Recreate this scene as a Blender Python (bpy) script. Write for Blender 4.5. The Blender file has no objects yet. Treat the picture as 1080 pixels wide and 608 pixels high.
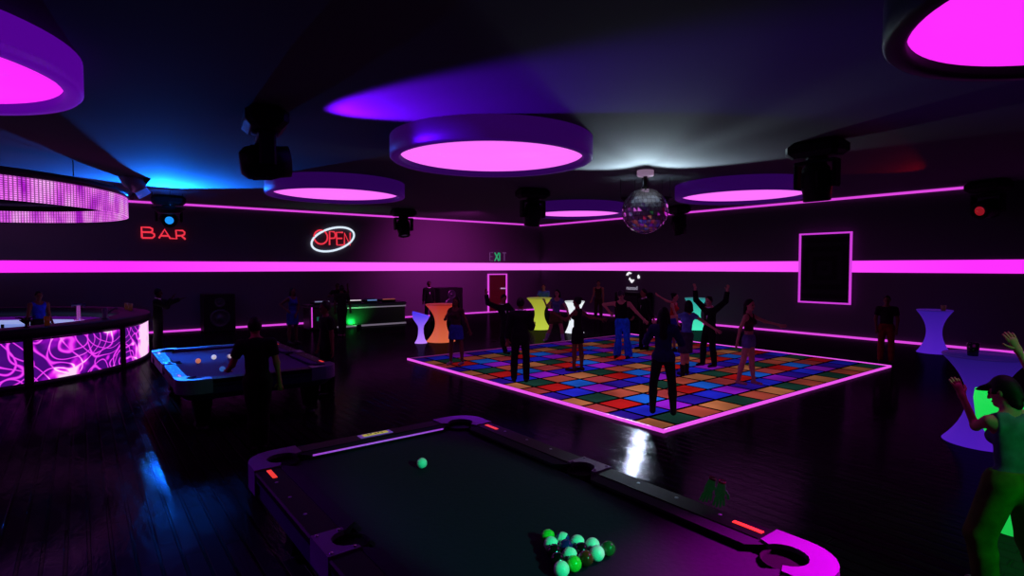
import bpy, math, random
import numpy as np
from mathutils import Vector, Matrix

random.seed(7)
SC = bpy.context.scene
COL = SC.collection
PI = math.pi
EYE = 2.5
CEIL = 4.95
WX, WY = 21.25, 24.85          # right wall plane x, back wall plane y

# ------------------------------------------------------------------ camera
YAW, PITCH, FPX = math.radians(37.6), math.radians(2.18), 590.0
cam_d = bpy.data.cameras.new('camera')
cam_d.sensor_width = 36.0
cam_d.lens = FPX / 1080.0 * 36.0
cam_d.clip_start = 0.05
cam_d.clip_end = 200
cam = bpy.data.objects.new('camera', cam_d)
COL.objects.link(cam)
cam.location = (0, 0, EYE)
cam.rotation_euler = (PI / 2 - PITCH, 0, -YAW)
SC.camera = cam
SC.view_settings.view_transform = 'Standard'
SC.view_settings.look = 'None'
SC.view_settings.exposure = 0
SC.view_settings.gamma = 1
SC.cycles.sample_clamp_indirect = 3.0
SC.cycles.use_denoising = True

_F = Vector((math.sin(YAW) * math.cos(PITCH), math.cos(YAW) * math.cos(PITCH), -math.sin(PITCH)))
_R = Vector((math.cos(YAW), -math.sin(YAW), 0))
_U = _R.cross(_F)


def ray(u, v):
    return _F + _R * ((u - 540) / FPX) + _U * ((304 - v) / FPX)


def at(u, v, z=0.0):
    """where the sight line of pixel (u, v) meets height z: only used to read positions off the photo"""
    d = ray(u, v)
    return Vector((0, 0, EYE)) + d * ((z - EYE) / d.z)


def at_y(u, v, y=WY):
    d = ray(u, v)
    return Vector((0, 0, EYE)) + d * (y / d.y)


def at_x(u, v, x=WX):
    d = ray(u, v)
    return Vector((0, 0, EYE)) + d * (x / d.x)


def at_d(u, v, dep):
    return Vector((0, 0, EYE)) + ray(u, v) * dep


# ------------------------------------------------------------------ materials
def lin(c):
    def f(x):
        x /= 255.0
        return x / 12.92 if x <= 0.04045 else ((x + 0.055) / 1.055) ** 2.4
    return (f(c[0]), f(c[1]), f(c[2]), 1.0)


_mats = {}


def mat(name, rgb=(20, 20, 20), rough=0.6, metal=0.0, emit=None, es=1.0, spec=0.5, trans=0.0, alpha=1.0):
    if name in _mats:
        return _mats[name]
    m = bpy.data.materials.new(name)
    m.use_nodes = True
    b = m.node_tree.nodes['Principled BSDF']
    b.inputs['Base Color'].default_value = lin(rgb)
    b.inputs['Roughness'].default_value = rough
    b.inputs['Metallic'].default_value = metal
    b.inputs['Specular IOR Level'].default_value = spec
    b.inputs['Transmission Weight'].default_value = trans
    if emit:
        b.inputs['Emission Color'].default_value = lin(emit)
        b.inputs['Emission Strength'].default_value = es
    _mats[name] = m
    return m


def nodes_of(m):
    nt = m.node_tree
    return nt, nt.nodes, nt.links, nt.nodes['Principled BSDF']


def cloth(name, rgb, rough=0.85, var=0.35, scale=9.0):
    """matt fabric with a soft mottled variation and weave bump"""
    if name in _mats:
        return _mats[name]
    m = mat(name, rgb, rough, spec=0.2)
    nt, N, L, b = nodes_of(m)
    tc = N.new('ShaderNodeTexCoord')
    nz = N.new('ShaderNodeTexNoise')
    nz.inputs['Scale'].default_value = scale
    nz.inputs['Detail'].default_value = 4
    L.new(tc.outputs['Object'], nz.inputs['Vector'])
    mp = N.new('ShaderNodeMapRange')
    mp.inputs['From Min'].default_value = 0.3
    mp.inputs['From Max'].default_value = 0.7
    mp.inputs['To Min'].default_value = 1 - var
    mp.inputs['To Max'].default_value = 1 + var
    L.new(nz.outputs['Fac'], mp.inputs['Value'])
    mx = N.new('ShaderNodeVectorMath')
    mx.operation = 'SCALE'
    mx.inputs[0].default_value = lin(rgb)[:3]
    L.new(mp.outputs['Result'], mx.inputs['Scale'])
    L.new(mx.outputs['Vector'], b.inputs['Base Color'])
    bp = N.new('ShaderNodeBump')
    bp.inputs['Strength'].default_value = 0.25
    bp.inputs['Distance'].default_value = 0.01
    L.new(nz.outputs['Fac'], bp.inputs['Height'])
    L.new(bp.outputs['Normal'], b.inputs['Normal'])
    return m


def glow_grad(name, rgb_bottom, rgb_top, strength=1.0, base=(30, 30, 40)):
    """lit-from-inside plastic or stretch cloth, one colour at the foot shading to another at the top"""
    m = mat(name, base, 0.5)
    nt, N, L, b = nodes_of(m)
    tc = N.new('ShaderNodeTexCoord')
    sp = N.new('ShaderNodeSeparateXYZ')
    L.new(tc.outputs['Generated'], sp.inputs[0])
    cr = N.new('ShaderNodeValToRGB')
    cr.color_ramp.elements[0].color = lin(rgb_bottom)
    cr.color_ramp.elements[1].color = lin(rgb_top)
    L.new(sp.outputs['Z'], cr.inputs[0])
    L.new(cr.outputs[0], b.inputs['Emission Color'])
    b.inputs['Emission Strength'].default_value = strength
    return m


# ------------------------------------------------------------------ mesh builder
class MB:
    def __init__(self):
        self.v, self.f, self.mi, self.sm = [], [], [], []

    def add(self, vs, fs, mi=0, smooth=False):
        o = len(self.v)
        self.v += [tuple(p) for p in vs]
        for f in fs:
            self.f.append(tuple(i + o for i in f))
            self.mi.append(mi)
            self.sm.append(smooth)
        return self

    def box(self, c, s, rot=None, mi=0, bev=0.0):
        cx, cy, cz = c
        hx, hy, hz = s[0] / 2, s[1] / 2, s[2] / 2
        if bev > 0:
            bev = min(bev, hx * .9, hy * .9, hz * .9)
            rings = []
            for z, ins in ((-hz, bev), (-hz + bev, 0), (hz - bev, 0), (hz, bev)):
                x, y = hx - ins, hy - ins
                k = bev
                rings.append([(-x + k, -y, z), (x - k, -y, z), (x, -y + k, z), (x, y - k, z), (x - k, y, z), (-x + k, y, z), (-x, y - k, z), (-x, -y + k, z)])
            vs = [p for r in rings for p in r]
            fs = [tuple(range(7, -1, -1)), tuple(range(24, 32))]
            for r in range(3):
                for i in range(8):
                    j = (i + 1) % 8
                    fs.append((r * 8 + i, r * 8 + j, r * 8 + 8 + j, r * 8 + 8 + i))
        else:
            vs = [(x, y, z) for z in (-hz, hz) for x, y in ((-hx, -hy), (hx, -hy), (hx, hy), (-hx, hy))]
            fs = [(3, 2, 1, 0), (4, 5, 6, 7), (0, 1, 5, 4), (1, 2, 6, 5), (2, 3, 7, 6), (3, 0, 4, 7)]
        if rot is not None:
            vs = [rot @ Vector(p) for p in vs]
        return self.add([(p[0] + cx, p[1] + cy, p[2] + cz) for p in vs], fs, mi)

    def tube(self, pts, r, n=8, closed=False, mi=0, cap=True):
        pts = [Vector(p) for p in pts]
        if not isinstance(r, (list, tuple)):
            r = [r] * len(pts)
        rings = []
        m = len(pts)
        prev = None
        for i, p in enumerate(pts):
            if closed:
                t = pts[(i + 1) % m] - pts[i - 1]
            else:
                t = pts[min(i + 1, m - 1)] - pts[max(i - 1, 0)]
            if t.length < 1e-9:
                t = Vector((0, 0, 1))
            t.normalize()
            if prev is None:
                ref = Vector((0, 0, 1)) if abs(t.z) < 0.9 else Vector((1, 0, 0))
                a = t.cross(ref).normalized()
            else:
                a = (prev - t * prev.dot(t))
                a = a.normalized() if a.length > 1e-6 else t.orthogonal().normalized()
            prev = a
            b = t.cross(a)
            rings.append([p + (a * math.cos(2 * PI * k / n) + b * math.sin(2 * PI * k / n)) * r[i] for k in range(n)])
        vs = [q for ring in rings for q in ring]
        fs = []
        for i in range(m if closed else m - 1):
            i2 = (i + 1) % m
            for k in range(n):
                k2 = (k + 1) % n
                fs.append((i * n + k, i * n + k2, i2 * n + k2, i2 * n + k))
        if cap and not closed:
            fs.append(tuple(range(n - 1, -1, -1)))
            fs.append(tuple((m - 1) * n + k for k in range(n)))
        return self.add(vs, fs, mi, True)

    def lathe(self, prof, c=(0, 0, 0), n=32, mi=0, rot=None, smooth=True, a0=0.0, a1=2 * PI):
        full = abs(a1 - a0 - 2 * PI) < 1e-6
        m = n if full else n + 1
        vs, fs = [], []
        for k in range(m):
            a = a0 + (a1 - a0) * k / n
            for (r, z) in prof:
                p = Vector((r * math.cos(a), r * math.sin(a), z))
                if rot is not None:
                    p = rot @ p
                vs.append((p[0] + c[0], p[1] + c[1], p[2] + c[2]))
        q = len(prof)
        for k in range(n):
            k2 = (k + 1) % m
            for i in range(q - 1):
                if prof[i][0] < 1e-6 and prof[i + 1][0] < 1e-6:
                    continue
                fs.append((k * q + i, k2 * q + i, k2 * q + i + 1, k * q + i + 1))
        return self.add(vs, fs, mi, smooth)

    def prism(self, poly, z0, z1, mi=0):
        n = len(poly)
        vs = [(p[0], p[1], z0) for p in poly] + [(p[0], p[1], z1) for p in poly]
        fs = [tuple(range(n - 1, -1, -1)), tuple(range(n, 2 * n))]
        for i in range(n):
            j = (i + 1) % n
            fs.append((i, j, n + j, n + i))
        return self.add(vs, fs, mi)

    def ball(self, c, r, n=16, mi=0):
        rr = r if isinstance(r, (tuple, list)) else (r, r, r)
        prof = [(math.sin(PI * i / (n // 2)), -math.cos(PI * i / (n // 2))) for i in range(n // 2 + 1)]
        vs, fs = [], []
        q = len(prof)
        for k in range(n):
            a = 2 * PI * k / n
            for (pr, pz) in prof:
                vs.append((c[0] + rr[0] * pr * math.cos(a), c[1] + rr[1] * pr * math.sin(a), c[2] + rr[2] * pz))
        for k in range(n):
            k2 = (k + 1) % n
            for i in range(q - 1):
                fs.append((k * q + i, k2 * q + i, k2 * q + i + 1, k * q + i + 1))
        return self.add(vs, fs, mi, True)

    def build(self, name, mats, parent=None):
        me = bpy.data.meshes.new(name)
        me.from_pydata(self.v, [], self.f)
        if not isinstance(mats, (list, tuple)):
            mats = [mats]
        for m in mats:
            me.materials.append(m)
        me.polygons.foreach_set('material_index', self.mi)
        me.polygons.foreach_set('use_smooth', self.sm)
        import bmesh
        bm = bmesh.new()
        bm.from_mesh(me)
        bmesh.ops.remove_doubles(bm, verts=bm.verts, dist=1e-5)
        bmesh.ops.recalc_face_normals(bm, faces=bm.faces)
        bm.to_mesh(me)
        bm.free()
        me.update()
        o = bpy.data.objects.new(name, me)
        COL.objects.link(o)
        if parent is not None:
            o.parent = parent
        return o


def tag(o, label=None, cat=None, group=None, kind=None):
    if label:
        o['label'] = label
    if cat:
        o['category'] = cat
    if group:
        o['group'] = group
    if kind:
        o['kind'] = kind
    return o


def thing(name, label, cat, loc=(0, 0, 0), rz=0.0, group=None):
    o = bpy.data.objects.new(name, None)
    o.empty_display_size = 0.1
    COL.objects.link(o)
    o.location = loc
    o.rotation_euler = (0, 0, rz)
    return tag(o, label, cat, group)


def struct(name, mb, m, parent=None, label=None):
    o = mb.build(name, m, parent)
    if parent is None:
        o['kind'] = 'structure'
    if label:
        o['label'] = label
    return o


def copy_tree(o, parent=None):
    c = o.copy()
    COL.objects.link(c)
    if parent is not None:
        c.parent = parent
    for ch in list(o.children):
        copy_tree(ch, c)
    return c


def rot_to(d):
    return Vector(d).to_track_quat('Z', 'Y').to_matrix()


def lamp(kind, name, loc, rgb, energy, target=None, angle=None, blend=0.5, radius=0.1, size=None):
    d = bpy.data.lights.new(name, kind)
    d.color = lin(rgb)[:3]
    d.energy = energy
    if kind == 'SPOT':
        d.spot_size = math.radians(angle)
        d.spot_blend = blend
        d.shadow_soft_size = radius
    elif kind == 'POINT':
        d.shadow_soft_size = radius
    elif kind == 'AREA':
        d.shape = 'DISK'
        d.size = size
    o = bpy.data.objects.new(name, d)
    COL.objects.link(o)
    o.location = loc
    if target is not None:
        o.rotation_euler = (Vector(target) - Vector(loc)).to_track_quat('-Z', 'Y').to_euler()
    return o

# ------------------------------------------------------------------ room shell
X0, Y0 = -10.0, -7.0
m_floor = mat('dark_wood_planks', (30, 26, 34), 0.3)
nt, N, L, b = nodes_of(m_floor)
tc = N.new('ShaderNodeTexCoord')
mp = N.new('ShaderNodeMapping')
mp.inputs['Rotation'].default_value = (0, 0, PI / 2)
L.new(tc.outputs['Object'], mp.inputs['Vector'])
br = N.new('ShaderNodeTexBrick')
br.inputs['Scale'].default_value = 1.0
br.inputs['Brick Width'].default_value = 2.2
br.inputs['Row Height'].default_value = 0.16
br.inputs['Mortar Size'].default_value = 0.016
br.inputs['Mortar Smooth'].default_value = 0.3
br.inputs['Color1'].default_value = (0.008, 0.006, 0.009, 1)
br.inputs['Color2'].default_value = (0.005, 0.004, 0.006, 1)
br.inputs['Mortar'].default_value = (0.001, 0.001, 0.001, 1)
L.new(mp.outputs['Vector'], br.inputs['Vector'])
L.new(br.outputs['Color'], b.inputs['Base Color'])
mp2 = N.new('ShaderNodeMapping')
mp2.inputs['Scale'].default_value = (5.0, 1.2, 1.0)
L.new(tc.outputs['Object'], mp2.inputs['Vector'])
nz = N.new('ShaderNodeTexNoise')
nz.inputs['Scale'].default_value = 1.6
nz.inputs['Detail'].default_value = 6
nz.inputs['Roughness'].default_value = 0.65
L.new(mp2.outputs['Vector'], nz.inputs['Vector'])
rg = N.new('ShaderNodeMapRange')
rg.inputs['From Min'].default_value = 0.35
rg.inputs['From Max'].default_value = 0.65
rg.inputs['To Min'].default_value = 0.05
rg.inputs['To Max'].default_value = 0.17
L.new(nz.outputs['Fac'], rg.inputs['Value'])
L.new(rg.outputs['Result'], b.inputs['Roughness'])
ad = N.new('ShaderNodeMath')
ad.operation = 'MULTIPLY_ADD'
ad.inputs[1].default_value = 0.5
L.new(nz.outputs['Fac'], ad.inputs[0])
sb = N.new('ShaderNodeMath')
sb.operation = 'SUBTRACT'
sb.inputs[0].default_value = 1.0
L.new(br.outputs['Fac'], sb.inputs[1])
L.new(sb.outputs[0], ad.inputs[2])
bp = N.new('ShaderNodeBump')
bp.inputs['Strength'].default_value = 0.5
bp.inputs['Distance'].default_value = 0.02
L.new(ad.outputs[0], bp.inputs['Height'])
L.new(bp.outputs['Normal'], b.inputs['Normal'])
b.inputs['Specular IOR Level'].default_value = 0.0
# worn varnish: a weak fixed sheen over the matt wood
gls = N.new('ShaderNodeBsdfGlossy')
gls.inputs['Color'].default_value = (.030, .028, .032, 1)
L.new(rg.outputs['Result'], gls.inputs['Roughness'])
L.new(bp.outputs['Normal'], gls.inputs['Normal'])
ads = N.new('ShaderNodeAddShader')
L.new(b.outputs[0], ads.inputs[0]); L.new(gls.outputs[0], ads.inputs[1])
L.new(ads.outputs[0], N['Material Output'].inputs['Surface'])

struct('floor', MB().box(((X0 + WX) / 2, (Y0 + WY) / 2, -0.05), (WX - X0 + .2, WY - Y0 + .2, 0.1)), m_floor)

m_ceil = mat('dark_painted_ceiling', (84, 84, 90), 0.9, spec=0.1)
nt, N, L, b = nodes_of(m_ceil)
tc = N.new('ShaderNodeTexCoord')
nz = N.new('ShaderNodeTexNoise')
nz.inputs['Scale'].default_value = 60
L.new(tc.outputs['Object'], nz.inputs['Vector'])
bp = N.new('ShaderNodeBump')
bp.inputs['Strength'].default_value = 0.05
L.new(nz.outputs['Fac'], bp.inputs['Height'])
L.new(bp.outputs['Normal'], b.inputs['Normal'])
struct('ceiling', MB().box(((X0 + WX) / 2, (Y0 + WY) / 2, CEIL + 0.05), (WX - X0 + .2, WY - Y0 + .2, 0.1)), m_ceil)

m_wall = mat('charcoal_painted_wall', (92, 83, 96), 0.9, spec=0.1)
nt, N, L, b = nodes_of(m_wall)
tc = N.new('ShaderNodeTexCoord')
nz = N.new('ShaderNodeTexNoise')
nz.inputs['Scale'].default_value = 35
nz.inputs['Detail'].default_value = 5
L.new(tc.outputs['Object'], nz.inputs['Vector'])
bp = N.new('ShaderNodeBump')
bp.inputs['Strength'].default_value = 0.08
L.new(nz.outputs['Fac'], bp.inputs['Height'])
L.new(bp.outputs['Normal'], b.inputs['Normal'])
T = 0.2
struct('wall_back', MB().box(((X0 + WX) / 2, WY + T / 2, CEIL / 2), (WX - X0 + 2 * T, T, CEIL)), m_wall)
struct('wall_right', MB().box((WX + T / 2, (Y0 + WY) / 2, CEIL / 2), (T, WY - Y0, CEIL)), m_wall)
struct('wall_left', MB().box((X0 - T / 2, (Y0 + WY) / 2, CEIL / 2), (T, WY - Y0, CEIL)), m_wall)
struct('wall_front', MB().box(((X0 + WX) / 2, Y0 - T / 2, CEIL / 2), (WX - X0 + 2 * T, T, CEIL)), m_wall)

# neon strips: magenta, washing out towards the far corner of the room
m_neon = mat('magenta_neon_strip', (10, 2, 10), 0.4)
nt, N, L, b = nodes_of(m_neon)
gm = N.new('ShaderNodeNewGeometry')
vs_ = N.new('ShaderNodeVectorMath')
vs_.operation = 'DISTANCE'
vs_.inputs[1].default_value = (WX, WY, 2.5)
L.new(gm.outputs['Position'], vs_.inputs[0])
cr = N.new('ShaderNodeValToRGB')
cr.color_ramp.elements[0].color = lin((255, 118, 255))
cr.color_ramp.elements[1].color = lin((255, 48, 255))
mr = N.new('ShaderNodeMapRange')
mr.inputs['From Min'].default_value = 4
mr.inputs['From Max'].default_value = 20
L.new(vs_.outputs['Value'], mr.inputs['Value'])
L.new(mr.outputs['Result'], cr.inputs[0])
L.new(cr.outputs[0], b.inputs['Emission Color'])
b.inputs['Emission Strength'].default_value = 1.0

m_neon_thin = mat('pink_neon_tube', (10, 2, 10), 0.4, emit=(225, 70, 225), es=1.0)

NB = 4   # the band and the thin lines each run along two walls
struct('trim_1', MB().box(((X0 + WX) / 2, WY - .012, EYE + .005), (WX - X0, .024, .40)), m_neon, label='wide glowing magenta band along the back wall')
struct('trim_2', MB().box((WX - .012, (Y0 + WY) / 2, EYE + .005), (.024, WY - Y0, .40)), m_neon, label='wide glowing magenta band along the right wall')
zt = CEIL - .06
struct('trim_3', MB().box(((X0 + WX) / 2, WY - .03, zt), (WX - X0, .06, .075)), m_neon_thin, label='thin pink neon line under the ceiling of the back wall')
yr = at_x(1030, 195).y
struct('trim_4', MB().box((WX - .03, (yr + WY) / 2, zt), (.06, WY - yr, .075)), m_neon_thin, label='thin pink neon line under the ceiling of the right wall')
struct('trim_5', MB().box(((X0 + WX) / 2, WY - .03, .035), (WX - X0, .06, .07)), m_neon_thin, label='thin pink neon line at the foot of the back wall')
struct('trim_6', MB().box((WX - .03, (Y0 + WY) / 2, .035), (.06, WY - Y0, .07)), m_neon_thin, label='thin pink neon line at the foot of the right wall')

# door in the back wall, with neon surround
m_door = mat('dark_red_door', (40, 4, 6), 0.5, emit=(62, 0, 8), es=0.6)  # weak red emission stands in for light on the door
m_chrome = mat('brushed_chrome', (200, 200, 210), 0.25, 1.0)
dl, dr = at_y(514.5, 300).x, at_y(533.5, 300).x
dz = at_y(524, 289.5).z
door = struct('door_1', MB().box(((dl + dr) / 2, WY - .03, dz / 2), (dr - dl - .08, .06, dz - .04), bev=.01)
              .box(((dl + dr) / 2, WY - .066, dz * .73), ((dr - dl) * .62, .02, dz * .36), bev=.008)
              .box(((dl + dr) / 2, WY - .066, dz * .25), ((dr - dl) * .62, .02, dz * .3), bev=.008), m_door, label='dark red door')
struct('neon_surround', MB().box((dl, WY - .05, dz / 2), (.055, .1, dz)).box((dr, WY - .05, dz / 2), (.055, .1, dz)).box(((dl + dr) / 2, WY - .05, dz), (dr - dl + .055, .1, .055)),
       m_neon_thin, door, label='thin pink neon tube around the door')
struct('door_handle', MB().tube([(dr - .15, WY - .06, 1.3), (dr - .15, WY - .14, 1.3), (dr - .45, WY - .14, 1.31)], .035), mat('white_handle', (220, 220, 220), .4, emit=(170, 150, 190), es=.8), door, label='pale lever handle')

# EXIT lettering over the door: only the X and I still glow well
m_exit = mat('green_exit_glow', (2, 10, 6), .5, emit=(40, 165, 110), es=.9)
m_exit_dim = mat('faded_exit_letter', (10, 6, 12), .5, emit=(110, 62, 120), es=.8)
ex = thing('exit_sign', 'small EXIT lettering on the back wall above the neon-edged door', 'sign', (at_y(524.5, 271).x, WY - .03, at_y(524.5, 271).z))
def strokes(mb, segs, ox, oz, w, h, r, y=0.0):
    for s in segs:
        mb.tube([(ox + px * w, y, oz + pz * h) for px, pz in s], r, 6)
    return mb
lh, lw = .44, .26
xs = [-.52, -.19, .14, .33]
strokes(MB(), [[(1, 0), (0, 0), (0, 1), (1, 1)], [(0, .5), (.8, .5)]], xs[0], -lh / 2, lw * .8, lh, .02).build('letter', m_exit_dim, ex)
strokes(MB(), [[(0, 0), (1, 1)], [(1, 0), (0, 1)]], xs[1], -lh / 2, lw, lh, .032).build('letter', m_exit, ex)
strokes(MB(), [[(0, 0), (0, 1)]], xs[2], -lh / 2, lw, lh, .032).build('letter', m_exit, ex)
strokes(MB(), [[(.5, 0), (.5, 1)], [(0, 1), (1, 1)]], xs[3], -lh / 2, lw, lh, .02).build('letter', m_exit_dim, ex)

# BAR neon
m_red = mat('red_neon_tube', (10, 1, 2), .4, emit=(240, 52, 72), es=1.0)
pb = at_y(172, 245.5)
k_ = (at_y(196, 245.5).x - at_y(148, 245.5).x) / 48.0
bar_sign = thing('bar_neon_sign', 'red neon sign spelling BAR on the back wall beyond the curved bar', 'sign', (pb.x, WY - .06, pb.z))
def neon(parent, pts, cu, cv, kk, r, m, closed=False, nm='neon_tube'):
    P = [((u - cu) * kk, 0, -(v - cv) * kk) for u, v in pts]
    return MB().tube(P, r, 8, closed).build(nm, m, parent)
def arc(cx, cy, rx, ry, a0, a1, n=10):
    return [(cx + rx * math.cos(math.radians(a0 + (a1 - a0) * i / n)), cy + ry * math.sin(math.radians(a0 + (a1 - a0) * i / n))) for i in range(n + 1)]
# traced letter shapes (u, v in photo pixels)
def zb(x, y):   # coordinates inside the enlarged crop of the sign
    return (140 + x / 16.6, 230 + y / 16.6)
B = [zb(x, y) for x, y in ((165, 375), (160, 165), (300, 165), (345, 190), (345, 235), (310, 258), (170, 260))]
neon(bar_sign, B, 172, 245.5, k_, .032, m_red)
B = [zb(x, y) for x, y in ((170, 262), (320, 262), (375, 295), (378, 335), (340, 375), (165, 378))]
neon(bar_sign, B, 172, 245.5, k_, .032, m_red)
A_ = [zb(x, y) for x, y in ((455, 375), (555, 195), (650, 372), (765, 378), (755, 205), (880, 205), (912, 240), (905, 285), (860, 310), (765, 315))]
neon(bar_sign, A_, 172, 245.5, k_, .032, m_red)
neon(bar_sign, [zb(x, y) for x, y in ((850, 312), (925, 385))], 172, 245.5, k_, .032, m_red)
neon(bar_sign, [zb(x, y) for x, y in ((495, 325), (620, 325))], 172, 245.5, k_, .032, m_red)

# OPEN neon
po = at_y(351, 252)
k2 = (at_y(373, 252).x - at_y(329, 252).x) / 44.0
open_sign = thing('open_neon_sign', 'red neon OPEN sign ringed by a tilted white oval on the back wall', 'sign', (po.x, WY - .06, po.z))
m_white_neon = mat('white_neon_tube', (10, 10, 10), .4, emit=(225, 240, 255), es=1.0)
ta = math.radians(-17)
ov = []
for i in range(40):
    a = 2 * PI * i / 40
    x, y = 23.2 * math.cos(a), 11.3 * math.sin(a)
    ov.append((351 + x * math.cos(ta) - y * math.sin(ta), 252 + x * math.sin(ta) + y * math.cos(ta) + .6))
neon(open_sign, ov, 351, 252, k2, .044, m_white_neon, True, 'white_oval')
def zo(x, y):
    return (310 + x / 10.14, 220 + y / 10.14)
neon(open_sign, [zo(285 + 70 * math.cos(i * PI / 12), 312 + 72 * math.sin(i * PI / 12)) for i in range(24)], 351, 252, k2, .034, m_red, True)
neon(open_sign, [zo(x, y) for x, y in ((375, 392), (378, 250), (425, 252), (440, 280), (430, 318), (380, 322))], 351, 252, k2, .034, m_red)
neon(open_sign, [zo(x, y) for x, y in ((520, 255), (450, 257), (455, 390), (525, 388))], 351, 252, k2, .034, m_red)
neon(open_sign, [zo(x, y) for x, y in ((455, 320), (512, 318))], 351, 252, k2, .034, m_red)
neon(open_sign, [zo(x, y) for x, y in ((535, 388), (538, 262), (598, 388), (600, 255))], 351, 252, k2, .034, m_red)

# neon framed picture on the right wall
y_a, y_b = at_x(845, 283).y, at_x(898.5, 283).y
z_a, z_b = at_x(871, 246.5).z, at_x(871, 319.5).z
pc = thing('neon_framed_picture', 'large dark picture in a thin magenta neon frame on the right wall', 'picture', (WX - .08, (y_a + y_b) / 2, (z_a + z_b) / 2))
w_, h_ = abs(y_a - y_b), abs(z_a - z_b)
m_pic = mat('dark_print', (14, 13, 16), .8, spec=.2)
nt, N, L, b = nodes_of(m_pic)
tc = N.new('ShaderNodeTexCoord')
vm = N.new('ShaderNodeVectorMath'); vm.operation = 'ABSOLUTE'
L.new(tc.outputs['Object'], vm.inputs[0])
sp = N.new('ShaderNodeSeparateXYZ'); L.new(vm.outputs[0], sp.inputs[0])
mxm = N.new('ShaderNodeMath'); mxm.operation = 'MAXIMUM'
L.new(sp.outputs['Y'], mxm.inputs[0]); L.new(sp.outputs['Z'], mxm.inputs[1])
wv = N.new('ShaderNodeMath'); wv.operation = 'PINGPONG'; wv.inputs[1].default_value = .17
L.new(mxm.outputs[0], wv.inputs[0])
crp = N.new('ShaderNodeValToRGB')
crp.color_ramp.elements[0].position = .06; crp.color_ramp.elements[0].color = lin((6, 5, 7))
crp.color_ramp.elements[1].position = .12; crp.color_ramp.elements[1].color = lin((26, 25, 30))
L.new(wv.outputs[0], crp.inputs[0]); L.new(crp.outputs[0], b.inputs['Base Color'])
MB().box((.03, 0, 0), (.08, w_, h_)).build('print_panel', m_pic, pc)
fr = MB()
for s in (-1, 1):
    fr.box((-.03, s * w_ / 2, 0), (.08, .055, h_ + .055)).box((-.03, 0, s * h_ / 2), (.08, w_, .055))
fr.build('neon_frame', mat('magenta_picture_neon', (10, 2, 10), .4, emit=(205, 60, 215), es=1.0), pc)

# lit emblem with a line of small letters on the right wall, above a dark cabinet
pe = at_x(667, 292)
kx = abs(at_x(672, 292).y - at_x(662, 292).y) / 10.0
kz = abs(at_x(667, 297).z - at_x(667, 287).z) / 10.0
em = thing('lit_wall_emblem', 'white lit emblem of three strokes over a line of tiny letters on the right wall', 'sign', (WX - .03, pe.y, pe.z))
m_wh = mat('white_emblem_light', (20, 20, 20), .5, emit=(240, 238, 245), es=1.0)
def ze(x, y):
    return (640 + x / 15.2, 280 + y / 15.2)
def plate(parent, pts, nm='stroke'):
    P = [(-(ze(*p)[0] - 667) * kx, -(ze(*p)[1] - 292) * kz) for p in pts]
    n = len(P)
    vs = [(-.02, a, c) for a, c in P] + [(.02, a, c) for a, c in P]
    fs = [tuple(range(n)), tuple(range(2 * n - 1, n - 1, -1))] + [(i, (i + 1) % n, n + (i + 1) % n, n + i) for i in range(n)]
    return MB().add(vs, fs).build(nm, m_wh, parent)
plate(em, [(318, 160), (335, 125), (362, 106), (405, 128), (385, 140), (360, 138), (345, 165)])
plate(em, [(372, 198), (390, 225), (415, 232), (448, 228), (430, 262), (405, 285), (380, 248), (362, 225)])
plate(em, [(498, 175), (512, 150), (532, 180), (530, 205), (505, 212)])
tx = bpy.data.curves.new('small_lettering', 'FONT')
tx.body = 'nasssd'
tx.size = .27
tx.align_x = 'CENTER'
tx.extrude = .01
tx.materials.append(mat('dim_lettering', (10, 10, 10), .5, emit=(150, 145, 165), es=.9))
to_ = bpy.data.objects.new('lettering_curve', tx)
COL.objects.link(to_)
me_ = bpy.data.meshes.new_from_object(to_.evaluated_get(bpy.context.evaluated_depsgraph_get()))
bpy.data.objects.remove(to_)
to = bpy.data.objects.new('small_lettering', me_)
COL.objects.link(to)
to.parent = em
to.rotation_euler = (PI / 2, 0, -PI / 2)
to.location = (0, 0, -(ze(415, 392)[1] - 292) * kz)

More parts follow.
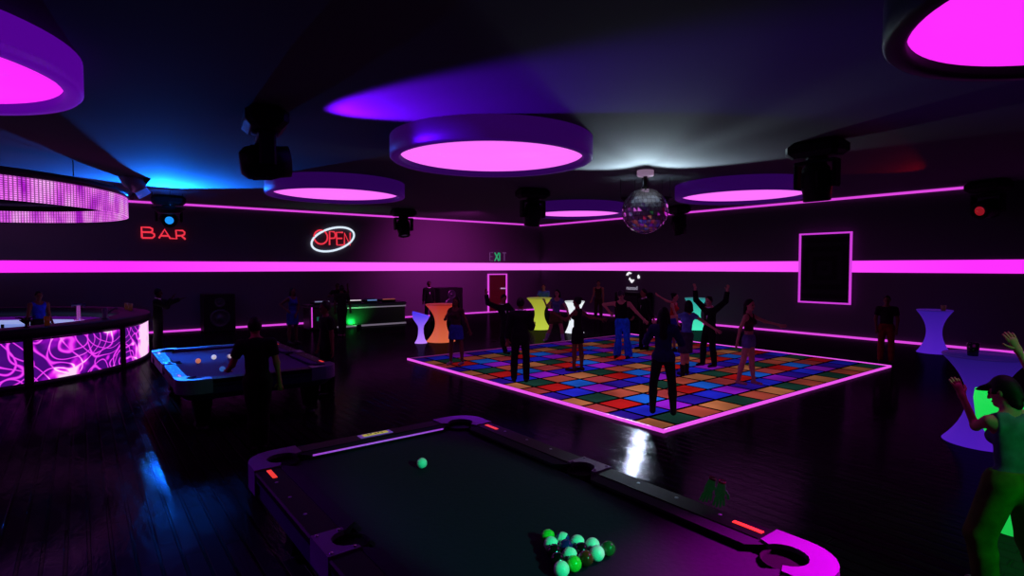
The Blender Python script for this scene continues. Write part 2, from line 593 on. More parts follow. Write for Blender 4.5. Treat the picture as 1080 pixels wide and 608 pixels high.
# ------------------------------------------------------------------ dance floor
DX0, DX1, DY0, DY1 = 6.87, 15.85, 5.2, 13.48
dfl = thing('dance_floor', 'square light-up dance floor of coloured tiles edged by pink neon', 'dance floor', ((DX0 + DX1) / 2, (DY0 + DY1) / 2, 0))
cx, cy = (DX0 + DX1) / 2, (DY0 + DY1) / 2
xb = [DX0 + .06, DX0 + .45]
while xb[-1] < DX1 - .3:
    xb.append(xb[-1] + (DX1 - .06 - DX0 - .45) / 13)
xb = xb[:15]
yb = [DY0 + .06 + (DY1 - DY0 - .12) * j / 14 for j in range(15)]
pal = [[(196, 114, 74), (28, 66, 56), (186, 76, 62)],
       [(46, 20, 158), (36, 42, 222), (156, 28, 215)],
       [(180, 60, 66), (194, 24, 26), (30, 100, 226)]]
tile_m = []
for j in range(3):
    for i in range(3):
        m = mat('dance_tile_colour', (12, 12, 14), .35) if False else bpy.data.materials.new('dance_tile_glow')
        m.use_nodes = True
        nt, N, L, b = nodes_of(m)
        b.inputs['Base Color'].default_value = (.01, .01, .012, 1)
        b.inputs['Roughness'].default_value = .45
        b.inputs['Specular IOR Level'].default_value = .0
        b.inputs['Emission Color'].default_value = lin(pal[j][i])
        tc = N.new('ShaderNodeTexCoord')
        nz = N.new('ShaderNodeTexNoise')
        nz.inputs['Scale'].default_value = .9
        nz.inputs['Detail'].default_value = 2
        L.new(tc.outputs['Object'], nz.inputs['Vector'])
        mr = N.new('ShaderNodeMapRange')
        mr.inputs['From Min'].default_value = .32
        mr.inputs['From Max'].default_value = .68
        mr.inputs['To Min'].default_value = .30
        mr.inputs['To Max'].default_value = .72
        L.new(nz.outputs['Fac'], mr.inputs['Value'])
        # reflected disco light put into the glow, brightest near the front corner
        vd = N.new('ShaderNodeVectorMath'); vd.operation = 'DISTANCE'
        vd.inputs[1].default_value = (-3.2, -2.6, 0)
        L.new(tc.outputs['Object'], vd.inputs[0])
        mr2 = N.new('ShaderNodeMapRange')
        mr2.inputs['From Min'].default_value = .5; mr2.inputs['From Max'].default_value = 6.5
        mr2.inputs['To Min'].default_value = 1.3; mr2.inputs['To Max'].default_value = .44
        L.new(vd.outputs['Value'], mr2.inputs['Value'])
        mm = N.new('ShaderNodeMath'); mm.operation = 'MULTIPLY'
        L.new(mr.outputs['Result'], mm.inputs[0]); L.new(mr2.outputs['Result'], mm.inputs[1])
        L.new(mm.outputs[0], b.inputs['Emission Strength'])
        tile_m.append(m)
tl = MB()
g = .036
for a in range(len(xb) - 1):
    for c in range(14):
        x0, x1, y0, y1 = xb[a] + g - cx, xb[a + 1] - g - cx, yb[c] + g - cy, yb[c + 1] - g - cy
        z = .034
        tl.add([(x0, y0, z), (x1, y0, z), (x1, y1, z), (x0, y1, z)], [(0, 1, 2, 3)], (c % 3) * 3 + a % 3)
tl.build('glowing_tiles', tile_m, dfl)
MB().box((0, 0, .016), (DX1 - DX0, DY1 - DY0, .032)).build('black_base', mat('black_dance_base', (6, 5, 7), .6, spec=.0), dfl)
for s in (-1, 1):
    MB().box((s * (DX1 - DX0) / 2, 0, .03), (.036, DY1 - DY0 + .036, .05)).build('neon_edge', m_neon_thin if False else mat('dance_floor_neon', (10, 2, 10), .4, emit=(238, 84, 238), es=1.0), dfl)
    MB().box((0, s * (DY1 - DY0) / 2, .03), (DX1 - DX0, .036, .05)).build('neon_edge', _mats['dance_floor_neon'] if s < 0 else mat('dim_dance_floor_neon', (10, 2, 10), .4, emit=(90, 24, 92), es=1.0), dfl)

# ------------------------------------------------------------------ ring lamps
m_rim = mat('steel_violet_glow', (46, 34, 64), .5, .6, spec=.2, emit=(50, 4, 94), es=.6)  # violet light on the drum walls put in as emission
m_rim_dark = mat('steel_shade_tone', (22, 18, 28), .5, .6, spec=.2)  # darker copy of the steel for the drum wall in shade
m_rim_bright = mat('steel_bright_violet_glow', (60, 40, 90), .5, .5, spec=.2, emit=(100, 3, 176), es=.6)  # stronger violet light put into the left drum wall
def ring_lamp(x, y, lab, inner, rim=None):
    t = thing('round_ceiling_lamp', lab, 'ceiling lamp', (x, y, CEIL), 0, 'round drum lamps on the ceiling')
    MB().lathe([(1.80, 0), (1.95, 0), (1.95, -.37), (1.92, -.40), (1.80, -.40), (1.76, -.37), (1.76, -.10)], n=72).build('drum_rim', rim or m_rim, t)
    nm = 'magenta_diffuser_%d' % inner[1]
    m = mat(nm, (20, 5, 20), .4, emit=inner, es=1.0)
    MB().lathe([(0, -.29), (1.77, -.29), (1.77, -.26)], n=72).build('diffuser', m, t)
    return t
RL = [(6.4, 8.95, 'round magenta ceiling lamp nearest the middle of the picture', (255, 116, 255)),
      (6.0, 16.2, 'round magenta ceiling lamp between the OPEN sign and the middle lamp', (255, 116, 255)),
      (15.7, 16.2, 'small far round magenta ceiling lamp by the room corner', (255, 120, 255)),
      (15.7, 9.1, 'round magenta ceiling lamp just right of the mirror ball', (255, 116, 255)),
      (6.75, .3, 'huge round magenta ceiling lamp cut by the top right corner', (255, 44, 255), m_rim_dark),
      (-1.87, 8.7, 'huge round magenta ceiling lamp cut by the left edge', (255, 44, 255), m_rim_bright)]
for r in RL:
    ring_lamp(*r)

# ------------------------------------------------------------------ moving head lights
m_blk = mat('matt_black_housing', (9, 8, 10), .6, spec=.2)
m_blk2 = mat('black_ribbed_plastic', (7, 7, 8), .55, spec=.2)
def moving_head(x, y, lab, d, lens_rgb, es, pan=None, sc=1.0, zc=CEIL):
    d = Vector(d).normalized()
    t = thing('moving_head_light', lab, 'stage light', (x, y, zc), 0, 'moving head lights on the ceiling')
    if pan is None:
        pan = math.atan2(d.y, d.x)
    Rz = Matrix.Rotation(pan, 3, 'Z')
    mb = MB().box((0, 0, -.16 * sc), (.62 * sc, 1.02 * sc, .32 * sc), Rz, bev=.09 * sc)
    mb.lathe([(0, -.32 * sc), (.2 * sc, -.32 * sc), (.2 * sc, -.38 * sc), (0, -.38 * sc)], n=20)
    mb.build('base', m_blk, t)
    yk = MB().box((0, 0, -.41 * sc), (.26 * sc, .80 * sc, .07 * sc), Rz, bev=.02)
    for s in (-1, 1):
        c = Rz @ Vector((0, s * .37 * sc, -.66 * sc))
        yk.box(c, (.24 * sc, .08 * sc, .5 * sc), Rz, bev=.03)
    yk.build('yoke', m_blk, t)
    hc = Vector((0, 0, -.80 * sc))
    Q = rot_to(d)
    h = MB().lathe([(0, -.36), (.17, -.36), (.25, -.27), (.27, -.1), (.28, .05), (.25, .2), (.245, .36), (.20, .37), (.13, .33)] if sc == 1 else
                   [(0, -.36 * sc), (.17 * sc, -.36 * sc), (.25 * sc, -.27 * sc), (.28 * sc, .05 * sc), (.25 * sc, .2 * sc), (.245 * sc, .36 * sc), (.13 * sc, .33 * sc)], hc, 24, rot=Q)
    for i in range(6):
        a = i * PI / 3
        p = hc + Q @ Vector((.262 * math.cos(a) * sc, .262 * math.sin(a) * sc, -.05 * sc))
        h.box(p, (.05 * sc, .05 * sc, .3 * sc), Q)
    hd = h.build('lamp_head', m_blk2, t)
    MB().lathe([(0, .345 * sc), (.08 * sc, .34 * sc), (.13 * sc, .33 * sc)], hc, 24, rot=Q).build('lens', mat('lens_%d_%d_%d' % lens_rgb, (10, 10, 14), .1, emit=lens_rgb, es=es), hd)
    return Vector((x, y, zc)) + hc + d * .40 * sc

vr = lambda x, y: Vector((y, -x, 0)).normalized()      # image right at that place
va = lambda x, y: Vector((x, y, 0)).normalized()       # away from the camera
def vdir(x, y, r, a, u):
    return vr(x, y) * r + va(x, y) * a + Vector((0, 0, u))

H = {}
H['purple'] = moving_head(2.35, 9.45, 'large black moving head light over the far pool table, purple lens turned right', vdir(2.35, 9.45, 1, .10, .12), (130, 40, 240), 1.0)
H['blue'] = moving_head(2.45, 22.6, 'moving head light with a lit blue lens above the BAR sign', vdir(2.45, 22.6, 0.03, -1, -.22), (30, 150, 255), 1.0)
H['m4'] = moving_head(10.9, 21.7, 'small far moving head light right of the OPEN sign', vdir(10.9, 21.7, .1, -.25, -1), (40, 32, 52), .5)
H['m5'] = moving_head(11.3, 13.6, 'moving head light pointing down in front of the room corner', vdir(11.3, 13.6, -.1, .2, -1), (30, 22, 40), .5)
H['m6'] = moving_head(19.1, 13.8, 'dim moving head light just right behind the mirror ball', vdir(19.1, 13.8, .2, .1, -1), (30, 22, 40), .5)
H['m7'] = moving_head(11.45, 5.1, 'big black moving head light pointing down above the neon framed picture', vdir(11.45, 5.1, .05, .1, -1), (40, 10, 14), .5)
H['red'] = moving_head(20.5, 4.42, 'moving head light with a red lens by the right wall', vdir(20.5, 4.42, -.5, -.8, -.22), (150, 18, 30), .8)
H['white'] = moving_head(15.4, 12.85, 'moving head light hidden behind the mirror ball', vdir(15.4, 12.85, 0, -1, -.45), (235, 240, 255), 1.0, sc=.8)

# ------------------------------------------------------------------ mirror ball
bx_, by_ = 11.45, 9.3
mbt = thing('mirror_ball', 'mirror ball hanging on a short rod above the dance floor', 'mirror ball', (bx_, by_, CEIL))
MB().lathe([(0, 0), (.21, 0), (.21, -.13), (.19, -.15), (0, -.15)], n=28).build('ceiling_mount', mat('white_mount', (210, 205, 215), .5, spec=.3, emit=(150, 120, 150), es=.6), mbt)  # mount emission stands in for the light falling on it
MB().tube([(0, 0, -.14), (0, 0, -.46)], .05, 12).lathe([(0, -.40), (.09, -.41), (.09, -.46), (.0, -.47)], n=16).build('rod', m_blk, mbt)
rb = .575
mir = MB()
NR = 17
for i in range(NR):
    t0, t1 = PI * i / NR, PI * (i + 1) / NR
    nseg = max(6, int(round(2 * NR * math.sin((t0 + t1) / 2))))
    for k in range(nseg):
        a0, a1 = 2 * PI * k / nseg, 2 * PI * (k + 1) / nseg
        q = []
        for (t, a) in ((t0, a0), (t1, a0), (t1, a1), (t0, a1)):
            q.append(Vector((math.sin(t) * math.cos(a), math.sin(t) * math.sin(a), math.cos(t))) * rb)
        c = sum(q, Vector()) / 4
        j = Vector((random.uniform(-1, 1), random.uniform(-1, 1), random.uniform(-1, 1))) * .004
        q = [c + (p - c) * .93 + c.normalized() * .004 + (j if n_ % 2 else -j) for n_, p in enumerate(q)]
        mir.add([(p.x, p.y, p.z - 1.03) for p in q], [(0, 1, 2, 3)])
core = MB().ball((0, 0, -1.03), rb * .985, 40).build('ball_core', mat('dark_ball_core', (20, 20, 24), .6), mbt)
mir.build('mirror_tiles', mat('mirror_glass', (225, 225, 232), .10, .72), core)

# ------------------------------------------------------------------ circular bar and its halo
BC, BR = Vector((-3.2, 19.3, 0)), 4.7
def bar_ang(u, R_=BR):
    d = ray(u, 300); d.z = 0; d.normalize()
    bq = d.dot(BC); cq = BC.length_squared - R_ * R_
    t = bq - math.sqrt(max(0, bq * bq - cq))
    p = d * t - BC
    return math.atan2(p.y, p.x)
m_panel = mat('glowing_swirl_panel', (20, 5, 24), .35)
nt, N, L, b = nodes_of(m_panel)
tc = N.new('ShaderNodeTexCoord')
def noise(scale, detail, vec, w=0.0):
    n = N.new('ShaderNodeTexNoise'); n.noise_dimensions = '4D'
    n.inputs['Scale'].default_value = scale; n.inputs['Detail'].default_value = detail; n.inputs['W'].default_value = w
    L.new(vec, n.inputs['Vector']); return n
def math_(op, a, c=None, v=None):
    m = N.new('ShaderNodeMath'); m.operation = op
    L.new(a, m.inputs[0])
    if c is not None: L.new(c, m.inputs[1])
    if v is not None: m.inputs[1].default_value = v
    return m.outputs[0]
lines = None
for w, sc_, k, wd in ((0.0, .95, 9, .13), (3.7, 1.2, 7, .12), (8.1, .8, 11, .12)):
    n = noise(sc_, 0.6, tc.outputs['Object'], w)
    f = math_('PINGPONG', math_('MULTIPLY', n.outputs['Fac'], v=float(k)), v=.5)
    s = math_('LESS_THAN', f, v=wd * .55)
    sm = N.new('ShaderNodeMapRange'); sm.interpolation_type = 'SMOOTHSTEP'
    sm.inputs['From Min'].default_value = wd * .14; sm.inputs['From Max'].default_value = wd * .85
    sm.inputs['To Min'].default_value = 1; sm.inputs['To Max'].default_value = 0
    L.new(f, sm.inputs['Value'])
    lines = sm.outputs[0] if lines is None else math_('MAXIMUM', lines, sm.outputs[0])
blob = noise(.75, 3.5, tc.outputs['Object'], 21.3)
bl = N.new('ShaderNodeMapRange'); bl.interpolation_type = 'SMOOTHSTEP'
bl.inputs['From Min'].default_value = .46; bl.inputs['From Max'].default_value = .56
L.new(blob.outputs['Fac'], bl.inputs['Value'])
tot = math_('ADD', math_('MULTIPLY', lines, v=.58), bl.outputs[0])
cr = N.new('ShaderNodeValToRGB')
e = cr.color_ramp.elements
e[0].position = 0; e[0].color = lin((70, 8, 120))
e[1].position = 1.0; e[1].color = lin((255, 215, 250))
for p, c in ((.22, (140, 10, 185)), (.5, (235, 30, 240)), (.75, (255, 120, 250))):
    q = e.new(p); q.color = lin(c)
L.new(tot, cr.inputs[0]); L.new(cr.outputs[0], b.inputs['Emission Color'])
b.inputs['Emission Strength'].default_value = 1.0

bar = thing('curved_bar', 'round bar counter with glowing pink swirl panels along its front', 'bar counter', BC)
m_bar = mat('black_gloss_counter', (20, 18, 34), .5, spec=.15)
m_plinth = mat('dark_purple_plinth', (40, 20, 60), .4)
MB().lathe([(BR - .02, .0), (BR + .03, 0), (BR + .03, .1), (BR - .02, .1)], n=120).build('plinth', m_plinth, bar)
MB().lathe([(4.05, .95), (BR - .06, .95), (BR + .02, 1.0), (BR + .06, 1.03), (BR + .06, 1.2), (BR + .03, 1.22), (4.05, 1.22), (4.05, .95)], n=120).build('counter_top', m_bar, bar)
a_posts = [bar_ang(-75), bar_ang(27), bar_ang(127), bar_ang(153) + math.radians(34)]
a_posts = sorted(a_posts)
for i in range(3):
    MB().lathe([(BR - .02, .1), (BR, .1), (BR, .96), (BR - .02, .96)], n=24, a0=a_posts[i] + .01, a1=a_posts[i + 1] - .01).build('glowing_panel', m_panel, bar)
for a in a_posts:
    p = Vector((math.cos(a), math.sin(a), 0)) * (BR + .01)
    pm = MB().box((p.x, p.y, .55), (.08, .16, 1.1), Matrix.Rotation(a, 3, 'Z'), bev=.015).build('post', m_blk, bar)
aP = a_posts[-1]
MB().lathe([(BR - .02, .1), (BR, .1), (BR, .96), (BR - .02, .96)], n=90, a0=aP, a1=a_posts[0] + 2 * PI).build('rear_panel', mat('dark_bar_panel', (40, 14, 60), .5), bar)
MB().lathe([(4.06, .0), (4.05, .0), (4.05, .96), (4.06, .96)], n=90, a0=0, a1=PI * 1.2).build('inner_wall', mat('purple_inner_wall', (40, 10, 60), .5, emit=(70, 0, 105), es=.9), bar)
wt = thing('back_bar_worktop', 'pale blue lit worktop inside the round bar behind the barman', 'worktop', BC)
MB().lathe([(2.95, .82), (4.03, .82), (4.03, .86), (2.95, .86), (2.95, .82)], n=60, a0=.1, a1=PI * .95).build('lit_top', mat('pale_lit_top', (180, 190, 230), .4, emit=(150, 165, 225), es=.9), wt)
MB().lathe([(3.0, 0), (3.02, 0), (3.02, .82), (3.0, .82)], n=60, a0=.1, a1=PI * .95).build('lit_front', mat('pale_lit_front', (150, 150, 220), .4, emit=(130, 150, 225), es=.8), wt)
for i in range(9):
    a = .1 + i * (PI * .85) / 8
    MB().box((2.98 * math.cos(a), 2.98 * math.sin(a), .42), (.05, .06, .82), Matrix.Rotation(a, 3, 'Z')).build('divider', m_blk, wt)

def ring_pt(u, R_, near=True):
    d = ray(u, 300); d.z = 0; d.normalize()
    bq = d.dot(BC); cq = BC.length_squared - R_ * R_
    s = math.sqrt(max(0, bq * bq - cq))
    return d * (bq - s if near else bq + s)

# things on and behind the bar
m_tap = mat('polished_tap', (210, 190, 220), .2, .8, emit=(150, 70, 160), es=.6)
p = ring_pt(82, 3.8, False)
bt = thing('beer_tap', 'tall pale pink beer tap with a crossbar on the lit worktop behind the bar', 'beer tap', (p.x, p.y, .86))
MB().lathe([(0, 0), (.13, 0), (.13, .03), (.05, .05), (.045, .46), (0, .46)], n=20).build('column', m_tap, bt)
rr = vr(p.x, p.y)
MB().tube([rr * -.17 + Vector((0, 0, .5)), rr * .17 + Vector((0, 0, .5))], .045, 10).tube([rr * -.14 + Vector((0, 0, .5)), rr * -.14 + Vector((0, 0, .42))], .022).tube([rr * .14 + Vector((0, 0, .5)), rr * .14 + Vector((0, 0, .42))], .022).build('crossbar', mat('dark_tap_bar', (60, 40, 80), .3, .8), bt)
p = ring_pt(110, 4.35)
tp = thing('draught_tap', 'short dark draught tap with a curved spout on the bar top', 'beer tap', (p.x, p.y, 1.22))
MB().lathe([(0, 0), (.09, 0), (.07, .03), (.055, .05), (.06, .24), (.04, .28), (0, .28)], n=16).build('column', mat('grey_tap', (90, 105, 115), .3, .7), tp)
sp_ = [rr * (.05 + .13 * math.sin(a)) * 1.4 + Vector((0, 0, .16 + .1 * math.sin(a * 1.6))) for a in (0, .4, .8, 1.2, 1.5)]
MB().tube(sp_, .022).build('spout', mat('grey_tap', (90, 105, 115), .3, .7), tp)
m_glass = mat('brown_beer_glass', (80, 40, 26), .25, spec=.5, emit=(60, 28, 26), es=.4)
def tumbler(loc, lab, m, h=.22, r=.085, group=None):
    t = MB().lathe([(0, 0), (r * .8, 0), (r, h), (r * .9, h), (r * .72, .02), (0, .02)], n=18).build('drinking_glass', m)
    t.location = loc
    tag(t, lab, 'glass', group)
    return t
p = ring_pt(133, 4.35, False)
tumbler((p.x, p.y, 1.22), 'left brown glass of the two at the far end of the bar', m_glass, .2, .065)
p = ring_pt(137, 4.35, False)
tumbler((p.x, p.y, 1.22), 'right brown glass of the two at the far end of the bar', m_glass, .2, .065)
p = ring_pt(48.5, 4.35)
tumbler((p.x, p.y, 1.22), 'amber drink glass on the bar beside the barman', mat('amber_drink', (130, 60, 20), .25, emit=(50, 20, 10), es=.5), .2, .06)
p = ring_pt(26, 4.35)
cd = thing('garnish_caddy', 'dark goblet of drooping garnish sticks on the bar left of the barman', 'caddy', (p.x, p.y, 1.22))
MB().lathe([(0, 0), (.07, 0), (.02, .02), (.02, .07), (.10, .14), (.12, .16), (.10, .16), (0, .12)], n=18).build('goblet', m_blk, cd)
st = MB()
for i in range(9):
    a = i * 2.4
    st.tube([(0.02 * math.cos(a), .02 * math.sin(a), .13), (.09 * math.cos(a), .09 * math.sin(a), .2), (.17 * math.cos(a), .17 * math.sin(a), .19 + .02 * (i % 3))], .012, 6)
st.build('sticks', mat('dark_garnish', (20, 16, 26), .7), cd)

# halo
HR, HZ0, HZ1 = 4.3, 3.88, 4.38
m_led = mat('pink_led_mesh', (10, 2, 12), .5)
nt, N, L, b = nodes_of(m_led)
tc = N.new('ShaderNodeTexCoord')
sx = N.new('ShaderNodeSeparateXYZ'); L.new(tc.outputs['Object'], sx.inputs[0])
at2 = N.new('ShaderNodeMath'); at2.operation = 'ARCTAN2'
L.new(sx.outputs['Y'], at2.inputs[0]); L.new(sx.outputs['X'], at2.inputs[1])
fx = math_('PINGPONG', math_('MULTIPLY', at2.outputs[0], v=110.0), v=1.0)
fz = math_('PINGPONG', math_('MULTIPLY', sx.outputs['Z'], v=44.0), v=1.0)
dots = math_('MULTIPLY', math_('GREATER_THAN', fx, v=.34), math_('GREATER_THAN', fz, v=.34))
nz = N.new('ShaderNodeTexNoise'); nz.inputs['Scale'].default_value = 1.6; nz.inputs['Detail'].default_value = 3
mp = N.new('ShaderNodeMapping'); mp.inputs['Scale'].default_value = (1.4, 1.4, .5)
L.new(tc.outputs['Object'], mp.inputs[0]); L.new(mp.outputs[0], nz.inputs['Vector'])
cr = N.new('ShaderNodeValToRGB')
e = cr.color_ramp.elements
e[0].position = .34; e[0].color = lin((185, 30, 215)); e[1].position = .62; e[1].color = lin((255, 170, 255))
q = e.new(.48); q.color = lin((245, 110, 250))
L.new(nz.outputs['Fac'], cr.inputs[0]); L.new(cr.outputs[0], b.inputs['Emission Color'])
mr = N.new('ShaderNodeMapRange'); mr.inputs['To Min'].default_value = .28; mr.inputs['To Max'].default_value = 1.15
L.new(dots, mr.inputs['Value']); L.new(mr.outputs[0], b.inputs['Emission Strength'])
halo = thing('halo_light', 'hanging ring of pink LED mesh above the round bar', 'ring light', (BC.x, BC.y, 0))
MB().lathe([(HR - .03, HZ0), (HR, HZ0), (HR, HZ1), (HR - .03, HZ1), (HR - .03, HZ0)], n=160).build('led_band', m_led, halo)
MB().lathe([(HR - .05, HZ1 - .16), (HR - .05, HZ1 + .05)], n=120).build('inner_trim', m_blk, halo)
MB().lathe([(HR - .06 + .1 * math.cos(i * PI / 4), HZ1 + .09 + .1 * math.sin(i * PI / 4)) for i in range(9)], n=120).build('top_rail', mat('dark_mauve_rail', (70, 48, 78), .45, .3), halo)
for i in range(6):
    a = i * PI / 3 + .3
    MB().tube([((HR - .06) * math.cos(a), (HR - .06) * math.sin(a), HZ1 + .1), ((HR - .06) * math.cos(a), (HR - .06) * math.sin(a), CEIL)], .012, 6).build('suspension_cable', m_blk, halo)

# spotlight clamped on the halo rail
ps = at_d(143, 194, 15.4)
d_ = vdir(ps.x, ps.y, .22, -.25, -1).normalized()
Q = rot_to(d_)
clampspot = thing('clamped_spotlight', 'tilted grey spotlight with a blue lens clamped to the pink ring light', 'stage light', ps)
ax = vdir(ps.x, ps.y, -.55, -.15, .8).normalized()
Q = rot_to(-ax)
MB().lathe([(0, -.42), (.13, -.42), (.24, -.34), (.27, -.1), (.22, .04), (.22, .12), (.16, .2), (0, .2)], (0, 0, 0), 20, rot=Q).build('lamp_body', mat('grey_spot_body', (120, 108, 128), .4, .3), clampspot)
bb = MB()
side = vdir(ps.x, ps.y, .8, -.1, .55).normalized()
for s in (.26,):
    bb.box(side * s + Vector((0, 0, -.02)), (.1, .45, .09), Q)
bb.tube([side * .2 - ax * .1, side * .42 - ax * .02, side * .44 - ax * -.02], .04)
bb.tube([ax * -.1, ax * -.1 + Vector((BC.x + (HR - .06) * math.cos(0) - 0, 0, 0)) * 0 + (ring_pt(138, HR - .06) + Vector((0, 0, HZ1 + .09)) - ps) * .95], .05)
bb.build('clamp_arm', m_blk, clampspot)
MB().lathe([(.0, .30), (.10, .30), (.16, .2)], (0, 0, 0), 20, rot=Q).lathe([(.16, .2), (.17, .38), (.155, .38), (.15, .2)], (0, 0, 0), 20, rot=Q).build('lens', mat('blue_pink_lens', (90, 120, 220), .2, emit=(34, 60, 150), es=.9), clampspot)

# ------------------------------------------------------------------ DJ booth
m_booth = mat('black_gloss_booth', (24, 28, 26), .35, spec=.4)
bxl, bxr, byf = 7.05, 11.3, 22.25
dj = thing('dj_booth', 'long black DJ booth with grey edge strips and a green lit front', 'DJ booth', ((bxl + bxr) / 2, byf + .45, 0))
W2 = (bxr - bxl) / 2
MB().box((0, 0, .43), (2 * W2 - .1, .8, .86), bev=.02).build('cabinet', m_booth, dj)
MB().box((0, 0, .92), (2 * W2, .92, .12), bev=.03).build('desk_top', mat('dark_violet_desk', (30, 20, 46), .35), dj)
m_edge = mat('grey_edge_strip', (150, 150, 160), .4, emit=(112, 104, 118), es=.8)
MB().box((.55, -.46, .80), (2 * W2 - 1.2, .03, .05)).build('edge_strip', m_edge, dj)
MB().box((.55, -.44, .045), (2 * W2 - 1.2, .08, .06)).build('edge_strip', m_edge, dj)
MB().box((-W2 + .12, -.47, .5), (.035, .03, .8)).build('neon_upright', m_neon_thin, dj, ) 
dj.children[-1]['label'] = 'vertical pink neon strip'
MB().box((-W2 + .5, -.42, .42), (.34, .02, .16)).build('teal_screen', mat('teal_screen', (5, 20, 20), .4, emit=(20, 90, 82), es=.6), dj)
def deck(x, lab, rgb, es, grp='decks on the DJ booth'):
    t = thing('turntable_deck', lab, 'DJ deck', (x, byf + .45, .98), 0, grp)
    MB().box((0, 0, .05), (.62, .55, .1), bev=.015).build('deck_body', m_blk, t)
    MB().lathe([(0, .10), (.2, .10), (.2, .125), (.19, .13), (0, .13)], (-.05, 0, 0), 28).build('platter', mat('deck_platter', (60, 60, 66), .3, .6), t)
    MB().box((0, -.25, .118), (.56, .05, .035)).build('lit_strip', mat('deck_glow_%d' % rgb[2], (10, 10, 10), .4, emit=rgb, es=es), t)
    return t
deck(9.0, 'deck with a white lit strip on the DJ booth', (220, 205, 215), 1.0)
deck(10.55, 'deck with a dull red lit strip on the right of the DJ booth', (150, 74, 66), .9)
deck(7.65, 'deck with a pale blue lit strip at the left end of the DJ booth', (130, 135, 175), .8)
mx = thing('dj_mixer', 'small mixer with blue and white lights between the decks of the DJ booth', 'DJ mixer', (9.78, byf + .45, .98))
MB().box((0, 0, .06), (.5, .5, .12), bev=.015).build('mixer_body', m_blk, mx)
for i in range(5):
    for j in range(3):
        MB().lathe([(0, .12), (.025, .12), (.022, .16), (0, .16)], (-.18 + i * .09, -.1 + j * .12, 0), 10).build('knob', mat('mixer_knobs', (50, 60, 90), .4), mx)
MB().box((0, -.25, .1), (.42, .04, .05)).build('lit_strip', mat('mixer_glow', (10, 10, 10), .4, emit=(90, 120, 175), es=.9), mx)
gl = thing('added_floor_uplight', 'small black floor lamp added to throw green onto the DJ booth front', 'stage light', (8.95, byf - .38, 0))  # lamp body added for the green glow on the booth
MB().lathe([(0, 0), (.09, 0), (.10, .1), (.08, .13), (.07, .1)], n=18).build('can', m_blk, gl)
MB().lathe([(0, .105), (.075, .105)], n=18).build('lens', mat('green_lens', (4, 20, 8), .3, emit=(40, 230, 100), es=1), gl)

# ------------------------------------------------------------------ loudspeakers
m_cone = mat('speaker_cone', (46, 44, 54), .35, .2)
def loudspeaker(loc, w, h, d, rz, lab):
    t = thing('loudspeaker', lab, 'loudspeaker', loc, rz)
    MB().box((0, 0, h / 2), (w, d, h), bev=.03).build('cabinet', mat('black_speaker_box', (9, 8, 10), .6, spec=.2), t)
    for (z, r, nm) in ((h * .35, w * .31, 'woofer'), (h * .77, w * .16, 'tweeter')):
        Qx = Matrix.Rotation(PI / 2, 3, 'X')
        MB().lathe([(0, .03), (r * .25, .028), (r * .32, .0), (r * .85, .045), (r * .95, .055), (r * 1.0, .03), (r * 1.06, .03), (r * 1.08, 0)], (0, -d / 2 - .002, z), 32, rot=Qx).build(nm, m_cone, t)
    return t
pS = at_y(231, 345, 24.15)
loudspeaker((pS.x, 24.3, 0), 1.1, 1.45, .8, 0, 'tall black two-cone loudspeaker by the back wall beyond the far pool table')
pS = at_y(473, 330, 24.2)
loudspeaker((pS.x, 24.3, 0), 1.35, 1.45, .8, 0, 'black loudspeaker against the back wall behind the orange table')
pS = at_x(668, 330, 20.7)
cab = thing('photo_booth_cabinet', 'tall dark cabinet against the right wall under the lit emblem', 'cabinet', (20.7, pS.y, 0))
MB().box((0, 0, .65), (.9, 1.6, 1.3), bev=.04).build('cabinet_body', mat('black_speaker_box', (9, 8, 10), .6, spec=.2), cab)
MB().box((-.455, 0, .85), (.02, 1.2, .6)).build('screen', mat('dead_screen', (10, 10, 16), .3), cab)

# ------------------------------------------------------------------ lit cocktail tables and stools
def lit_table(loc, lab, foot, top, h=1.25, r=.43, strength=1.0):
    t = thing('cocktail_table', lab, 'table', loc, 0, 'lit hourglass cocktail tables')
    prof = []
    for i in range(15):
        z = i / 14.0
        rr_ = .19 + (r - .19) * (abs(z - .5) * 2) ** 2.0 * (0.95 if z < .5 else 1)
        prof.append((rr_, z * (h - .035)))
    nm = 'lit_stretch_cover_%d_%d_%d' % tuple(foot)
    mc = glow_grad(nm, foot, top, strength) if nm not in _mats else _mats[nm]
    MB().lathe(prof, n=48).build('stretch_cover', mc, t)
    tt = tuple(int(c * .8) for c in top)
    MB().lathe([(0, h - .035), (r + .005, h - .035), (r + .012, h - .015), (r, h), (0, h)], n=48).build('table_top', mat('lit_top_%d_%d_%d' % tt, (40, 40, 60), .4, emit=tt, es=strength), t)
    return t
def P0(u, v):
    q = at(u, v); return (q.x, q.y, 0)
lit_table(P0(465, 360), 'lit orange hourglass cocktail table beside the dance floor', (212, 100, 62), (170, 44, 36), r=.5)
lit_table(P0(569, 347), 'lit lime yellow hourglass cocktail table behind the dance floor', (186, 204, 58), (150, 150, 44), h=1.25, r=.5)
lit_table(P0(733.5, 347.5), 'lit teal hourglass cocktail table near the right wall', (66, 238, 190), (42, 150, 150), r=.42)
lit_table(P0(984.5, 372), 'lit violet blue hourglass cocktail table against the right wall', (74, 28, 182), (48, 20, 138), r=.43)
lit_table(P0(1036, 467), 'large lit violet hourglass cocktail table behind the green lit dancer', (70, 24, 176), (34, 16, 104), h=1.26, r=.48)
lit_table(P0(606, 351), 'lit white hourglass table half hidden by the woman in the black dress', (235, 240, 250), (232, 242, 245), r=.37, h=1.2)

